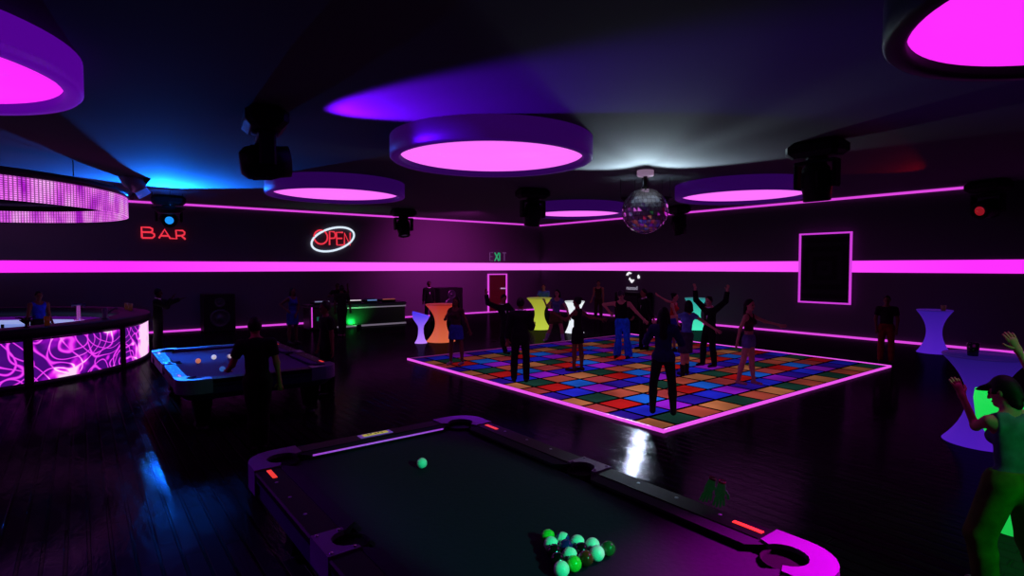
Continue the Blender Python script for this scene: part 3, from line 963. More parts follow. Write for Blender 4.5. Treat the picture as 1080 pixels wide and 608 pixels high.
def lit_stool(loc, lab, foot, top, rz=0.0, sc=1.0):
    t = thing('goblet_stool', lab, 'bar stool', loc, rz)
    prof = [(.21, 0), (.20, .02), (.13, .14), (.095, .3), (.085, .48), (.10, .57), (.14, .64), (.19, .71), (.235, .78), (.265, .84)]
    n = 40
    vs, fs = [], []
    q = len(prof) + 3
    for k in range(n):
        a = 2 * PI * k / n
        lift = .14 * (1 + math.cos(a)) ** 1.2 / 2
        ext = [(.283, .88 + lift * .7), (.275, .905 + lift), (.24, .90 + lift)]
        for i, (r, z) in enumerate(prof + ext):
            vs.append((r * math.cos(a) * sc, r * math.sin(a) * sc, z * sc))
    for k in range(n):
        k2 = (k + 1) % n
        for i in range(q - 1):
            fs.append((k * q + i, k2 * q + i, k2 * q + i + 1, k * q + i + 1))
    nm = 'lit_stool_%d_%d_%d' % tuple(top)
    mc = glow_grad(nm, foot, top, 1.0)
    MB().add(vs, fs, 0, True).build('goblet_shell', mc, t)
    MB().lathe([(0, .80), (.24, .82), (.255, .88), (.25, .9), (0, .92)] if sc == 1 else [(0, .80 * sc), (.24 * sc, .82 * sc), (.255 * sc, .88 * sc), (0, .92 * sc)], n=32).build('seat_pad', mc, t)
    return t
pz = P0(444, 362)
lit_stool(pz, 'lit violet goblet stool left of the orange table', (190, 130, 255), (58, 44, 235), rz=PI + math.atan2(vr(pz[0], pz[1]).y, vr(pz[0], pz[1]).x), sc=.98)
pz = at_d(1077, 400, 5.3)
lit_stool((pz.x, pz.y, 0), 'lit green goblet stool behind the green lit dancer', (20, 190, 70), (26, 220, 82), rz=PI + math.atan2(vr(pz.x, pz.y).y, vr(pz.x, pz.y).x), sc=1.22)

q = at(995, 326, 1.25)
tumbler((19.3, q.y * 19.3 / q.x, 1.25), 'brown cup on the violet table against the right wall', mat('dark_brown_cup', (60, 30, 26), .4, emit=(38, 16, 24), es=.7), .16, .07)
q = at(1026, 375.5, 1.27)
tumbler((q.x, q.y, 1.27), 'dark tumbler on the large violet table near the green lit dancer', mat('dark_green_tumbler', (18, 34, 34), .25), .18, .075)

# ------------------------------------------------------------------ pool tables
m_rail = mat('black_gloss_rail', (9, 7, 11), .45, spec=.05)
m_cap = mat('violet_steel_cap', (96, 80, 110), .5, .3, spec=.2)
m_pocket = mat('black_pocket', (3, 3, 4), .8, spec=.1)
m_apron = mat('dark_violet_apron', (50, 30, 74), .4, .4, spec=.2)
def felt(name, rgb):
    return cloth(name, rgb, .95, .08, 30)
def corner_poly(sx, sy, W, Lh):
    """plate of one corner, pocket notch cut from the inside; W, Lh = half sizes"""
    R_ = .27
    pts = [(.46, 0.0)]
    for i in range(9):
        a = PI * 1.5 - (PI / 2) * i / 8
        pts.append((R_ + R_ * math.cos(a), R_ + R_ * math.sin(a)))
    pts.append((0, .46))
    pts.append((.2, .46))
    for i in range(13):
        a = math.radians(112 + (338 - 112) * i / 12)
        pts.append((.275 + .13 * math.cos(a), .275 + .13 * math.sin(a)))
    pts.append((.46, .2))
    P = [(sx * (W - x), sy * (Lh - y)) for x, y in pts]
    return P if sx * sy > 0 else P[::-1]
def pool_table(cx, cy, lab, felt_m, apron_m, cap_m):
    W, Lh, z1 = 1.19, 2.02, .82
    t = thing('pool_table', lab, 'pool table', (cx, cy, 0))
    r = .26
    def rr(ins, rad):
        p = []
        for (sx, sy, a0) in ((1, 1, 0), (-1, 1, 90), (-1, -1, 180), (1, -1, 270)):
            for i in range(8):
                a = math.radians(a0 + 90 * i / 7)
                p.append((sx * (W - ins - rad) + rad * math.cos(a), sy * (Lh - ins - rad) + rad * math.sin(a)))
        return p
    ap = MB()
    o, i_, lo = rr(.012, r), rr(.03, r), rr(.14, r * .8)
    n = len(o)
    vs = [(x, y, .50) for x, y in lo] + [(x, y, .60) for x, y in i_] + [(x, y, .70) for x, y in i_] + [(x, y, .73) for x, y in o] + [(x, y, .795) for x, y in o]
    fs = []
    for k in range(4):
        for j in range(n):
            j2 = (j + 1) % n
            fs.append((k * n + j, k * n + j2, (k + 1) * n + j2, (k + 1) * n + j))
    fs.append(tuple(range(n))[::-1])
    ap.add(vs, fs, 0, False).build('apron', apron_m, t)
    bed = MB().box((0, 0, .74), (2 * (W - .3), 2 * (Lh - .3), .07)).build('felt_bed', felt_m, t)
    # rails and cushions
    def rail(x0, x1, y0, y1, nm='rail'):
        return MB().box(((x0 + x1) / 2, (y0 + y1) / 2, .79), (abs(x1 - x0), abs(y1 - y0), .064), bev=.012).build(nm, m_rail, t)
    def cushion(p0, p1, inward):
        p0, p1, n_ = Vector(p0 + (0,)), Vector(p1 + (0,)), Vector(inward + (0,))
        ax_ = (p1 - p0).normalized()
        a = [p0 + Vector((0, 0, .75)), p0 + Vector((0, 0, .818)), p0 + n_ * .11 + ax_ * .10 + Vector((0, 0, .815)), p0 + n_ * .12 + ax_ * .11 + Vector((0, 0, .80)), p0 + n_ * .08 + ax_ * .08 + Vector((0, 0, .77))]
        c = [p1 + Vector((0, 0, .75)), p1 + Vector((0, 0, .818)), p1 + n_ * .11 - ax_ * .10 + Vector((0, 0, .815)), p1 + n_ * .12 - ax_ * .11 + Vector((0, 0, .80)), p1 + n_ * .08 - ax_ * .08 + Vector((0, 0, .77))]
        return MB().add(a + c, [(0, 1, 2, 3, 4), (9, 8, 7, 6, 5)] + [(i, i + 5, (i + 1) % 5 + 5, (i + 1) % 5) for i in range(5)]).build('cushion', felt_m, t)
    for s in (-1, 1):
        rail(-(W - .46), W - .46, s * (Lh - .0), s * (Lh - .2))
        cushion((-(W - .40), s * (Lh - .2)), (W - .40, s * (Lh - .2)), (0, -s))
        for q in (-1, 1):
            rail(s * W, s * (W - .2), q * .16, q * (Lh - .46))
            cushion((s * (W - .2), q * .12), (s * (W - .2), q * (Lh - .40)), (-s, 0))
    for sx in (-1, 1):
        for sy in (-1, 1):
            MB().prism(corner_poly(sx, sy, W, Lh), .62, .832).build('corner_cap', cap_m, t)
            c = (sx * (W - .275), sy * (Lh - .275), 0)
            MB().lathe([(0, .60), (.12, .62), (.135, .80), (.125, .80), (.11, .64)], c, 20).build('pocket', m_pocket, t)
            MB().lathe([(0, .777), (.125, .777)], c, 20).build('pocket_mouth', m_pocket, t)
            lx, ly = sx * (W - .37), sy * (Lh - .42)
            lg = MB()
            lg.add([(lx + a * k, ly + b_ * k, z) for z, k in ((.06, .11), (.12, .09), (.45, .13), (.6, .17)) for a, b_ in ((-1, -1), (1, -1), (1, 1), (-1, 1))],
                   [(0, 1, 2, 3)[::-1]] + [(i * 4 + j, i * 4 + (j + 1) % 4, i * 4 + 4 + (j + 1) % 4, i * 4 + 4 + j) for i in range(3) for j in range(4)])
            lo_ = lg.build('leg', m_rail, t)
            MB().lathe([(0, 0), (.08, 0), (.08, .03), (.05, .07), (0, .07)], (lx, ly, 0), 16).build('leveller', m_cap, lo_)
            # maker's mark beside each corner
            MB().box((sx * (W - .10), sy * (Lh - .60), .824), (.035, .2, .006)).build('orange_mark', mat('orange_inlay', (250, 50, 30), .4, emit=(235, 60, 40), es=.9), t)
        # side pocket plate
        P = [(W, -.16), (W, .16), (W - .2, .16), (W - .2, .12)]
        P += [(W - .19 - .0 + .11 * math.cos(math.radians(a)) * 1.0, .11 * math.sin(math.radians(a))) for a in (80, 50, 25, 0, -25, -50, -80)]
        P += [(W - .2, -.12), (W - .2, -.16)]
        P = [(sx * x, y) for x, y in P]
        if sx < 0:
            P = P[::-1]
        MB().prism(P, .66, .832).build('side_plate', cap_m, t)
        MB().lathe([(0, .60), (.10, .62), (.112, .80), (.105, .80), (.09, .64)], (sx * (W - .2), 0, 0), 20).build('pocket', m_pocket, t)
        MB().lathe([(0, .7775), (.105, .7775)], (sx * (W - .21), 0, 0), 20).build('pocket_mouth', m_pocket, t)
        dm = MB()
        for q in (-1, 1):
            for f_ in (.25, .5, .75):
                dm.lathe([(0, .8235), (.014, .8235), (.012, .826), (0, .826)], (sx * (W - .08), q * (.16 + f_ * (Lh - .62)), 0), 8)
        dm.build('rail_sights', mat('pearl_sights', (150, 170, 170), .3), t)
    scw = MB()
    for sx in (-1, 1):
        for y in (-.13, .13):
            for x in (.03, .17):
                scw.lathe([(0, .8335), (.014, .8335), (.01, .838), (0, .838)], (sx * (W - x), y, 0), 8)
    scw.build('screws', mat('bright_screws', (190, 190, 200), .25, .9), t)
    return t
m_felt1 = felt('charcoal_felt', (26, 8, 36))
m_felt2 = felt('violet_blue_felt', (70, 46, 110))
PT1 = (2.275, 3.3)
near = pool_table(PT1[0], PT1[1], 'large black pool table in the foreground with racked balls', m_felt1, m_apron, m_cap)
pq = MB().box((0.02, 2.02 - .10, .826), (.34, .10, .008), bev=.002).build('plaque_frame', mat('violet_plaque_frame', (130, 90, 190), .4, emit=(110, 60, 160), es=.5), near)
MB().box((0.02, 2.02 - .10, .831), (.26, .06, .006)).build('yellow_plate', mat('yellow_plaque', (190, 170, 70), .5, emit=(170, 150, 62), es=.85), pq)
lt = MB()
for i, x in enumerate((-.06, -.025, .02, .055, .085)):
    lt.box((x, 2.02 - .10 + (.008 if i % 2 else -.006), .8355), (.012, .03, .002), Matrix.Rotation(.4 * (-1) ** i, 3, 'Z'))
lt.build('dark_marks', m_blk, pq)
# the far cushion nose catches the pink lamp light: that highlight put in as a glowing strip
MB().box((0, 2.02 - .32, .813), (2 * (1.19 - .52), .014, .012)).build('cushion_highlight', mat('violet_highlight', (180, 110, 220), .25, emit=(150, 58, 200), es=.9), near)
PT2 = (2.25, 11.3)
far_t = pool_table(PT2[0], PT2[1], 'far pool table, felt lit blue at its left corner, beside the round bar', m_felt2, mat('blue_sheen_apron', (34, 30, 80), .4, .4, spec=.2), mat('bright_blue_cap', (84, 88, 120), .4, .4, spec=.2))

BD = .09
def pool_ball(x, y, lab, base, spot=None, grp=None, dirv=None):
    m = mat('ball_%d_%d_%d' % base, base, .12, spec=.6)
    t = MB().ball((0, 0, 0), BD / 2, 20)
    mats = [m]
    o = t.build('pool_ball', mats)
    o.location = (x, y, .7765 + BD / 2)
    tag(o, lab, 'pool ball', grp)
    if spot:
        # a white band of a striped ball
        prof = [(math.cos(a) * (BD / 2 + .0006), math.sin(a) * (BD / 2 + .0006)) for a in np.linspace(-.5, .5, 7)]
        Qb = Matrix.Rotation(dirv or .6, 3, 'X') @ Matrix.Rotation(.5, 3, 'Y')
        MB().lathe(prof, n=24, rot=Qb).build('stripe', mat('ball_stripe_white', (235, 235, 230), .12), o)
    return o
q = at(445, 489, .82)
pool_ball(q.x, q.y, 'white cue ball lying alone on the foreground pool table', (225, 235, 230))
ap_ = (2.262, 2.57)
rows = [['green'], ['cyan', 'navy'], ['black', 'navy2', 'cyan'], ['black', 'cyan', 'black', 'cyan'], ['cyan', 'green', 'dred', 'cyan', 'dgreen']]
cols = {'green': (60, 200, 60), 'cyan': (230, 240, 235), 'navy': (30, 40, 130), 'navy2': (26, 34, 110), 'black': (14, 14, 16), 'dred': (110, 40, 20), 'dgreen': (30, 80, 40)}
place = ['the apex of', 'the second row of', 'the third row of', 'the fourth row of', 'the back row of']
pos = [['tip'], ['left', 'right'], ['left', 'middle', 'right'], ['left end', 'left inner', 'right inner', 'right end'], ['left end', 'second from left', 'middle', 'second from right', 'right end']]
nm_ = {'green': 'green', 'cyan': 'white', 'navy': 'navy blue', 'navy2': 'dark blue', 'black': 'black', 'dred': 'dark red', 'dgreen': 'dark green'}
for i, rw in enumerate(rows):
    for j, c in enumerate(rw):
        x = ap_[0] + (j - i / 2) * (BD + .004)
        y = ap_[1] - i * (BD + .004) * .87
        pool_ball(x, y, '%s pool ball at the %s of %s the racked triangle' % (nm_[c], pos[i][j], place[i].replace('the apex of', 'the front of')), cols[c], c == 'navy', 'racked balls on the foreground pool table', .3 + i * .5 + j)
for (u, v, c, lab) in ((209, 381, (250, 150, 110), 'orange pool ball nearest the left of the far pool table'),
                       (225.6, 377, (250, 245, 245), 'white pool ball in the middle of the far pool table'),
                       (241.5, 376.5, (240, 220, 215), 'pale striped pool ball by the shoulder of the man in black'),
                       (234.5, 389.5, (60, 120, 210), 'blue lit pool ball close to the near end of the far pool table')):  # blue light on this last ball put into its colour
    q = at(u, v, .82)
    o_ = pool_ball(q.x, q.y, lab, c, c[0] == 240, None, 1.2)
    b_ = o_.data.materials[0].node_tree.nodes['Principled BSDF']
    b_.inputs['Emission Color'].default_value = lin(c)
    b_.inputs['Emission Strength'].default_value = .45  # glow stands in for light falling on the far balls

# two gloves resting on their finger tips on the table edge
glove_m = cloth('green_lit_glove', (30, 110, 50), .8, .3, 40)  # green light on the gloves put into cloth colour and glow
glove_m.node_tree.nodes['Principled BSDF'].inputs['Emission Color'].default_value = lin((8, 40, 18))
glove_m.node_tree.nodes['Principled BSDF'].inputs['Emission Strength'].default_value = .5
def glove(x, y, lab, tilt):
    t = thing('glove', lab, 'glove', (x, y, .835), 0, 'pair of gloves on the pool table edge')
    rv, av = vr(x, y), va(x, y)
    up = (Vector((0, 0, 1)) + rv * tilt).normalized()
    mb = MB()
    palm_c = up * .155
    prof = [(.0, -.065), (.03, -.06), (.042, -.03), (.044, .02), (.036, .07), (.03, .10), (0, .10)]
    vs, fs = [], []
    q = len(prof); n = 16
    for k in range(n):
        a = 2 * PI * k / n
        for r, z in prof:
            p = palm_c + rv * (r * math.cos(a)) + av * (r * .5 * math.sin(a)) + up * z
            vs.append(p)
    for k in range(n):
        k2 = (k + 1) % n
        for i in range(q - 1):
            fs.append((k * q + i, k2 * q + i, k2 * q + i + 1, k * q + i + 1))
    mb.add(vs, fs, 0, True)
    for i, (o_, ln) in enumerate(((-.034, .085), (-.012, .098), (.011, .094), (.033, .075))):
        b0 = palm_c + rv * o_ - up * .05
        tip = rv * (o_ * 1.35) + up * (.105 - ln) - av * .0
        md = (b0 + tip) / 2 - av * .012
        mb.tube([b0, md, tip + up * .008, tip], [.0125, .0115, .010, .004], 8)
    th0 = palm_c + rv * .038 + up * .02
    mb.tube([th0, th0 + rv * .03 - up * .035, th0 + rv * .036 - up * .075, th0 + rv * .034 - up * .082], [.015, .0135, .011, .004], 8)
    mb.build('hand', glove_m, t)
    MB().lathe([(.031, 0), (.033, 0), (.034, .02), (.031, .02), (.03, 0)], (0, 0, 0), 16, rot=rot_to(up)).build('cuff', mat('tan_cuff', (112, 70, 50), .8), t).location = palm_c + up * .092
    return t
q = at(740, 536, .835)
for o_ in (glove(3.44, q.y + .035, 'left green lit glove standing on its fingertips on the pool table rail', .3),
           glove(3.44, q.y - .075, 'right green lit glove standing on its fingertips on the pool table rail', .12)):
    o_.scale = (.74, .74, .74)

# ------------------------------------------------------------------ people: implicit surfaces turned into meshes
class SDF:
    """smooth union of tapered capsules and ellipsoids"""
    def __init__(self, k=.03):
        self.p, self.k = [], k

    def cap(self, a, b, ra, rb, sq=None, cuts=(), k=None):
        """sq = (axis, factor): flattened along axis by 1/factor; cuts = [(point, normal)] keeps the side the normal points away from"""
        self.p.append(('c', np.array(a, float), np.array(b, float), ra, rb, sq, cuts, k))
        return self

    def ell(self, c, r, fr, cuts=(), k=None):
        self.p.append(('e', np.array(c, float), np.array(r, float), np.array([list(f) for f in fr], float), None, None, cuts, k))
        return self

    def bounds(self):
        lo, hi = np.full(3, 9e9), np.full(3, -9e9)
        for p in self.p:
            if p[0] == 'c':
                r = max(p[3], p[4])
                for q in (p[1], p[2]):
                    lo, hi = np.minimum(lo, q - r), np.maximum(hi, q + r)
            else:
                r = p[2].max()
                lo, hi = np.minimum(lo, p[1] - r), np.maximum(hi, p[1] + r)
        return lo, hi

    def mesh(self, h, gcuts=()):
        lo, hi = self.bounds()
        lo, hi = lo - 3 * h, hi + 3 * h
        n = np.ceil((hi - lo) / h).astype(int) + 1
        D = np.full(n, .12)
        axs = [lo[i] + h * np.arange(n[i]) for i in range(3)]
        for p in self.p:
            if p[0] == 'c':
                r = max(p[3], p[4])
                plo, phi = np.minimum(p[1], p[2]) - r - .07, np.maximum(p[1], p[2]) + r + .07
            else:
                r = p[2].max()
                plo, phi = p[1] - r - .07, p[1] + r + .07
            i0 = np.clip(np.floor((plo - lo) / h).astype(int), 0, n)
            i1 = np.clip(np.ceil((phi - lo) / h).astype(int) + 1, 0, n)
            if (i1 <= i0).any():
                continue
            X, Y, Z = np.meshgrid(axs[0][i0[0]:i1[0]], axs[1][i0[1]:i1[1]], axs[2][i0[2]:i1[2]], indexing='ij')
            Q = np.stack([X, Y, Z], -1)
            if p[0] == 'c':
                a, b_ = p[1], p[2]
                W = Q - a
                ab = b_ - a
                sc = 1.0
                if p[5] is not None:
                    ax, f = p[5]
                    ax = np.array(ax, float)
                    W = W + (W @ ax)[..., None] * ax * (f - 1)
                    ab = ab + ax * (ab @ ax) * (f - 1)
                t = np.clip((W @ ab) / max(ab @ ab, 1e-9), 0, 1)
                d = np.linalg.norm(W - t[..., None] * ab, axis=-1) - (p[3] + t * (p[4] - p[3]))
                if p[5] is not None:
                    d = d * .8
            else:
                W = (Q - p[1]) @ p[3].T
                k0 = np.linalg.norm(W / p[2], axis=-1)
                k1 = np.linalg.norm(W / (p[2] ** 2), axis=-1)
                d = k0 * (k0 - 1) / np.maximum(k1, 1e-6)
            for (cp, cn) in p[6]:
                d = np.maximum(d, (Q - np.array(cp, float)) @ np.array(cn, float))
            s = np.s_[i0[0]:i1[0], i0[1]:i1[1], i0[2]:i1[2]]
            k = p[7] if p[7] is not None else self.k
            e = D[s]
            hh = np.clip(.5 + .5 * (e - d) / k, 0, 1)
            D[s] = e + (d - e) * hh - k * hh * (1 - hh)
        if gcuts:
            X, Y, Z = np.meshgrid(*axs, indexing='ij')
            Q = np.stack([X, Y, Z], -1)
            for (cp, cn) in gcuts:
                if isinstance(cn, float):        # scoop out a ball
                    D = np.maximum(D, cn - np.linalg.norm(Q - np.array(cp, float), axis=-1))
                else:
                    D = np.maximum(D, (Q - np.array(cp, float)) @ np.array(cn, float))
        return surface_nets(D, lo, h)


def surface_nets(D, lo, h):
    n = np.array(D.shape)
    S = np.zeros(tuple(n - 1) + (3,))
    C = np.zeros(tuple(n - 1))
    quads = []
    ins = D < 0
    cross = []
    for ax in range(3):
        a0 = [slice(None)] * 3; a1 = [slice(None)] * 3
        a0[ax] = slice(0, -1); a1[ax] = slice(1, None)
        da, db = D[tuple(a0)], D[tuple(a1)]
        m = (da < 0) != (db < 0)
        I = np.argwhere(m)
        if len(I) == 0:
            continue
        va_, vb_ = da[m], db[m]
        t = va_ / (va_ - vb_)
        P = I.astype(float)
        P[:, ax] += t
        u, v = [(1, 2), (2, 0), (0, 1)][ax]
        for du in (0, 1):
            for dv in (0, 1):
                J = I.copy()
                J[:, u] -= du; J[:, v] -= dv
                ok = (J >= 0).all(1) & (J < n - 1).all(1)
                Jk = J[ok]
                np.add.at(S, (Jk[:, 0], Jk[:, 1], Jk[:, 2]), P[ok])
                np.add.at(C, (Jk[:, 0], Jk[:, 1], Jk[:, 2]), 1)
        cross.append((ax, u, v, I, va_ < 0))
    idx = -np.ones(tuple(n - 1), int)
    M = C > 0
    idx[M] = np.arange(M.sum())
    V = S[M] / C[M][:, None] * h + lo
    for ax, u, v, I, neg in cross:
        ok = (I[:, u] > 0) & (I[:, v] > 0) & (I[:, u] < n[u] - 1) & (I[:, v] < n[v] - 1)
        I, ng = I[ok], neg[ok]
        q = []
        for du, dv in ((1, 1), (0, 1), (0, 0), (1, 0)):
            J = I.copy(); J[:, u] -= du; J[:, v] -= dv
            q.append(idx[J[:, 0], J[:, 1], J[:, 2]])
        q = np.stack(q, 1)
        q[~ng] = q[~ng][:, ::-1]
        quads.append(q)
    return V, np.concatenate(quads)


def mesh_obj(name, VF, m, parent, extra=None, mats2=()):
    V, Fq = VF
    mb = MB()
    vs = [tuple(p) for p in V]
    fs = [tuple(int(i) for i in q) for q in Fq]
    mb.v, mb.f = vs, fs
    mb.mi = [0] * len(fs); mb.sm = [True] * len(fs)
    if extra is not None:
        k = len(Fq)
        mb.add(extra.v, extra.f, 0, True)
        for i, a in enumerate(extra.mi):
            mb.mi[k + i] = a
    me = bpy.data.meshes.new(name)
    me.from_pydata(mb.v, [], mb.f)
    for q in (m,) + tuple(mats2):
        me.materials.append(q)
    me.polygons.foreach_set('material_index', mb.mi)
    me.polygons.foreach_set('use_smooth', mb.sm)
    me.update()
    o = bpy.data.objects.new(name, me)
    COL.objects.link(o)
    if parent is not None:
        o.parent = parent
    return o


def skin(name, rgb):
    return cloth('skin_' + name, rgb, .6, .08, 12)


SK = {'light': (196, 142, 116), 'tan': (150, 98, 74), 'brown': (104, 66, 50), 'dark': (66, 42, 34)}
m_eye = mat('eye_dark', (24, 18, 18), .2)
m_lip = mat('lips', (120, 58, 56), .5)


def person(label, base, h, face, sk='tan', female=False, lean=(0, 0, 1), crouch=None,
           L=((.15, 0, -1), (.1, -.1, -1)), R=((-.15, 0, -1), (-.1, -.1, -1)),
           LL=((.06, 0, -1), (.02, 0, -1)), RL=((-.06, 0, -1), (-.02, 0, -1)),
           look=None, headtilt=(0, 0, 1), top=None, bottom=None, shoes=((20, 18, 20), 'shoe'), hair=('short', (18, 14, 14)),
           vox=.02, curl=.5, hands_dir=None, z0=0.0, extra=None, grp=None):
    """L / R: the figure's own left and right arm as (upper arm, forearm) directions in the
    photo's (right, away, up) axes at that spot; LL / RL the same for thigh and shin. face: 0 towards
    the camera, 90 to the right, 180 away."""
    x, y = base[0], base[1]
    t = thing('person', label, 'person', (x, y, z0), 0, grp)
    s = h / 1.75
    fr, fa = vr(x, y), va(x, y)
    V3 = lambda d: (fr * d[0] + fa * d[1] + Vector((0, 0, d[2])))
    N3 = lambda d: V3(d).normalized()
    fcg = math.radians(face)
    fwd = V3((math.sin(fcg), -math.cos(fcg), 0)).normalized()
    left = V3((math.cos(fcg), math.sin(fcg), 0)).normalized()
    T = N3(lean)
    # keep the facing square to the leaning spine
    fw = (fwd - T * fwd.dot(T)).normalized()
    lf = T.cross(fw) * -1
    if lf.dot(left) < 0:
        lf = -lf
    J = {}
    J['P'] = Vector((0, 0, 0))
    sw = (.165 if female else .19) * s
    hw = .088 * s
    J['N'] = J['P'] + T * .53 * s
    J['C'] = J['P'] + T * .34 * s
    J['W'] = J['P'] + T * .15 * s
    hd = N3(headtilt)
    J['H'] = J['N'] + hd * .165 * s + fw * .02 * s
    for nm, sg, arm, leg in (('L', 1, L, LL), ('R', -1, R, RL)):
        J['S' + nm] = J['N'] - T * .055 * s + lf * sw * sg
        a, b_ = N3(arm[0]), N3(arm[1])
        raise_ = max(0, a.z) * .05 * s
        J['S' + nm] += Vector((0, 0, raise_))
        J['E' + nm] = J['S' + nm] + a * .285 * s
        J['Wr' + nm] = J['E' + nm] + b_ * .255 * s
        J['Hd' + nm] = J['Wr' + nm] + b_ * .085 * s
        J['fd' + nm] = b_
        J['Hip' + nm] = J['P'] - T * .02 * s + left * hw * sg
        th, sh = N3(leg[0]), N3(leg[1])
        J['K' + nm] = J['Hip' + nm] + th * .43 * s
        J['A' + nm] = J['K' + nm] + sh * .42 * s
        fd = leg[2] if len(leg) > 2 else None
        f3 = V3((math.sin(math.radians(fd)), -math.cos(math.radians(fd)), 0)).normalized() if fd is not None else fwd
        J['T' + nm] = J['A' + nm] + f3 * .17 * s - Vector((0, 0, .055 * s))
        J['F' + nm] = f3
    # drop the figure until the lower foot stands on the ground
    low = min(J['AL'].z, J['AR'].z) - .088 * s
    for k in J:
        if not k.startswith('fd') and not k in ('FL', 'FR'):
            J[k] = J[k] - Vector((0, 0, low))
    lk = N3(look) if look else fw
    lk = (lk - hd * lk.dot(hd)).normalized()
    lkl = hd.cross(lk)
    # ---- body
    B_ = SDF(.03 * s)
    sq = (tuple(fw), 1.5)
    chest_r = (.125 if female else .14) * s
    waist_r = (.105 if female else .125) * s
    hip_r = (.145 if female else .135) * s
    def torso(sd, g=0.0, neck=True, top_cut=None, bot_cut=None, part=('hip', 'waist', 'chest')):
        cuts = ([top_cut] if top_cut else []) + ([bot_cut] if bot_cut else [])
        if 'hip' in part:
            sd.cap(J['P'] - lf * .05 * s + T * .0, J['P'] + lf * .05 * s + T * .0, hip_r * .82 + g, hip_r * .82 + g, (tuple(fw), 1.25), cuts)
        if 'waist' in part:
            sd.cap(J['P'] + T * .04 * s, J['W'] + T * .04 * s, waist_r * 1.02 + g, waist_r + g, (tuple(fw), 1.35), cuts)
        if 'chest' in part:
            sd.cap(J['W'] + T * .05 * s, J['C'] + T * .05 * s, waist_r + g, chest_r + g, sq, cuts)
            sd.cap(J['SL'] - lf * .06 * s - T * .03 * s, J['SR'] + lf * .06 * s - T * .03 * s, .066 * s + g, .066 * s + g, None, cuts)
            if female:
                for sg in (-1, 1):
                    sd.ell(J['C'] + lf * .065 * s * sg + fw * .075 * s + T * .01 * s, (.058 * s + g,) * 3, (lf, fw, T), cuts)
    torso(B_)
    B_.cap(J['N'] - T * .05 * s, J['H'] - hd * .04 * s, .055 * s, .05 * s)
    for sg in (-1, 1):
        B_.cap(J['N'] + T * .02 * s, J['S' + ('L' if sg > 0 else 'R')] - T * .0 * s - lf * sg * .05 * s, .042 * s, .05 * s)
    hr = (.074 * s, .092 * s, .112 * s)
    B_.ell(J['H'] + hd * .02 * s, hr, (lkl, lk, hd), k=.02)
    B_.cap(J['H'] - hd * .045 * s + lk * .035 * s, J['H'] - hd * .075 * s + lk * .058 * s, .048 * s, .030 * s, k=.02)      # jaw
    B_.cap(J['H'] + lk * .088 * s + hd * .018 * s, J['H'] + lk * .106 * s - hd * .022 * s, .010 * s, .015 * s, k=.012)     # nose
    for sg in (-1, 1):
        B_.ell(J['H'] + lkl * .078 * s * sg - lk * .005 * s, (.012 * s, .022 * s, .032 * s), (lkl, lk, hd), k=.01)          # ear
    arm_r = .040 if female else .048
    fing = MB()
    for nm in 'LR':
        B_.cap(J['S' + nm], J['E' + nm], arm_r * 1.15 * s, arm_r * .82 * s)
        B_.cap(J['E' + nm], J['Wr' + nm], arm_r * .84 * s, arm_r * .60 * s)
        fdv = J['fd' + nm]
        sd_ = fw.cross(fdv)
        if sd_.length < .15:
            sd_ = T.cross(fdv)
        sd_.normalize()
        pn = fdv.cross(sd_).normalized()             # palm normal
        B_.cap(J['Wr' + nm] + fdv * .015 * s, J['Hd' + nm] - fdv * .005 * s, .030 * s, .038 * s, (tuple(pn), 1.9))
        hb = J['Hd' + nm]
        cu = curl
        for i, (o_, ln) in enumerate(((-.028, .072), (-.0095, .082), (.0095, .078), (.027, .062))):
            p0 = hb + sd_ * o_ * s - fdv * .004 * s
            p1 = p0 + (fdv + pn * .25 * cu + sd_ * o_ * 4).normalized() * ln * .5 * s
            p2 = p1 + (fdv + pn * 1.1 * cu + sd_ * o_ * 4).normalized() * ln * .32 * s
            p3 = p2 + (fdv * .7 + pn * 1.6 * cu).normalized() * ln * .25 * s
            fing.tube([p0, p1, p2, p3, p3 + (p3 - p2) * .15], [.0098 * s, .0092 * s, .0085 * s, .007 * s, .003 * s], 8)
        sg = 1 if sd_.dot(lf) * (1 if nm == 'L' else -1) < 0 else -1
        q0 = J['Wr' + nm] + fdv * .03 * s + sd_ * sg * .028 * s
        q1 = q0 + (fdv * .7 + sd_ * sg * .8 + pn * .3).normalized() * .038 * s
        q2 = q1 + (fdv * .95 + sd_ * sg * .3 + pn * .4).normalized() * .032 * s
        fing.tube([q0 - sd_ * sg * .012 * s, q0, q1, q2, q2 + (q2 - q1) * .15], [.012 * s, .0125 * s, .0105 * s, .008 * s, .003 * s], 8)
    leg_r = .078 if not female else .08
    for nm in 'LR':
        B_.cap(J['Hip' + nm], J['K' + nm], leg_r * 1.08 * s, leg_r * .66 * s)
        mid = J['K' + nm].lerp(J['A' + nm], .35) - J['F' + nm] * .014 * s
        B_.cap(J['K' + nm], mid, .052 * s, .056 * s)
        B_.cap(mid, J['A' + nm], .055 * s, .036 * s)
        B_.cap(J['A' + nm] - J['F' + nm] * .03 * s - Vector((0, 0, .045 * s)), J['T' + nm], .038 * s, .030 * s)
    ey = MB()
    for sg in (-1, 1):
        fing.ball(J['H'] + lkl * .031 * s * sg + lk * .083 * s + hd * .012 * s, .0125 * s, 10, 1)
    lipc = J['H'] + lk * .088 * s - hd * .055 * s
    fing.tube([lipc - lkl * .024 * s - lk * .006 * s, lipc, lipc + lkl * .024 * s - lk * .006 * s], [.004 * s, .008 * s, .004 * s], 6, mi=2)
    body = mesh_obj('body', B_.mesh(vox), skin(sk, SK[sk]), t, fing, (m_eye, m_lip))
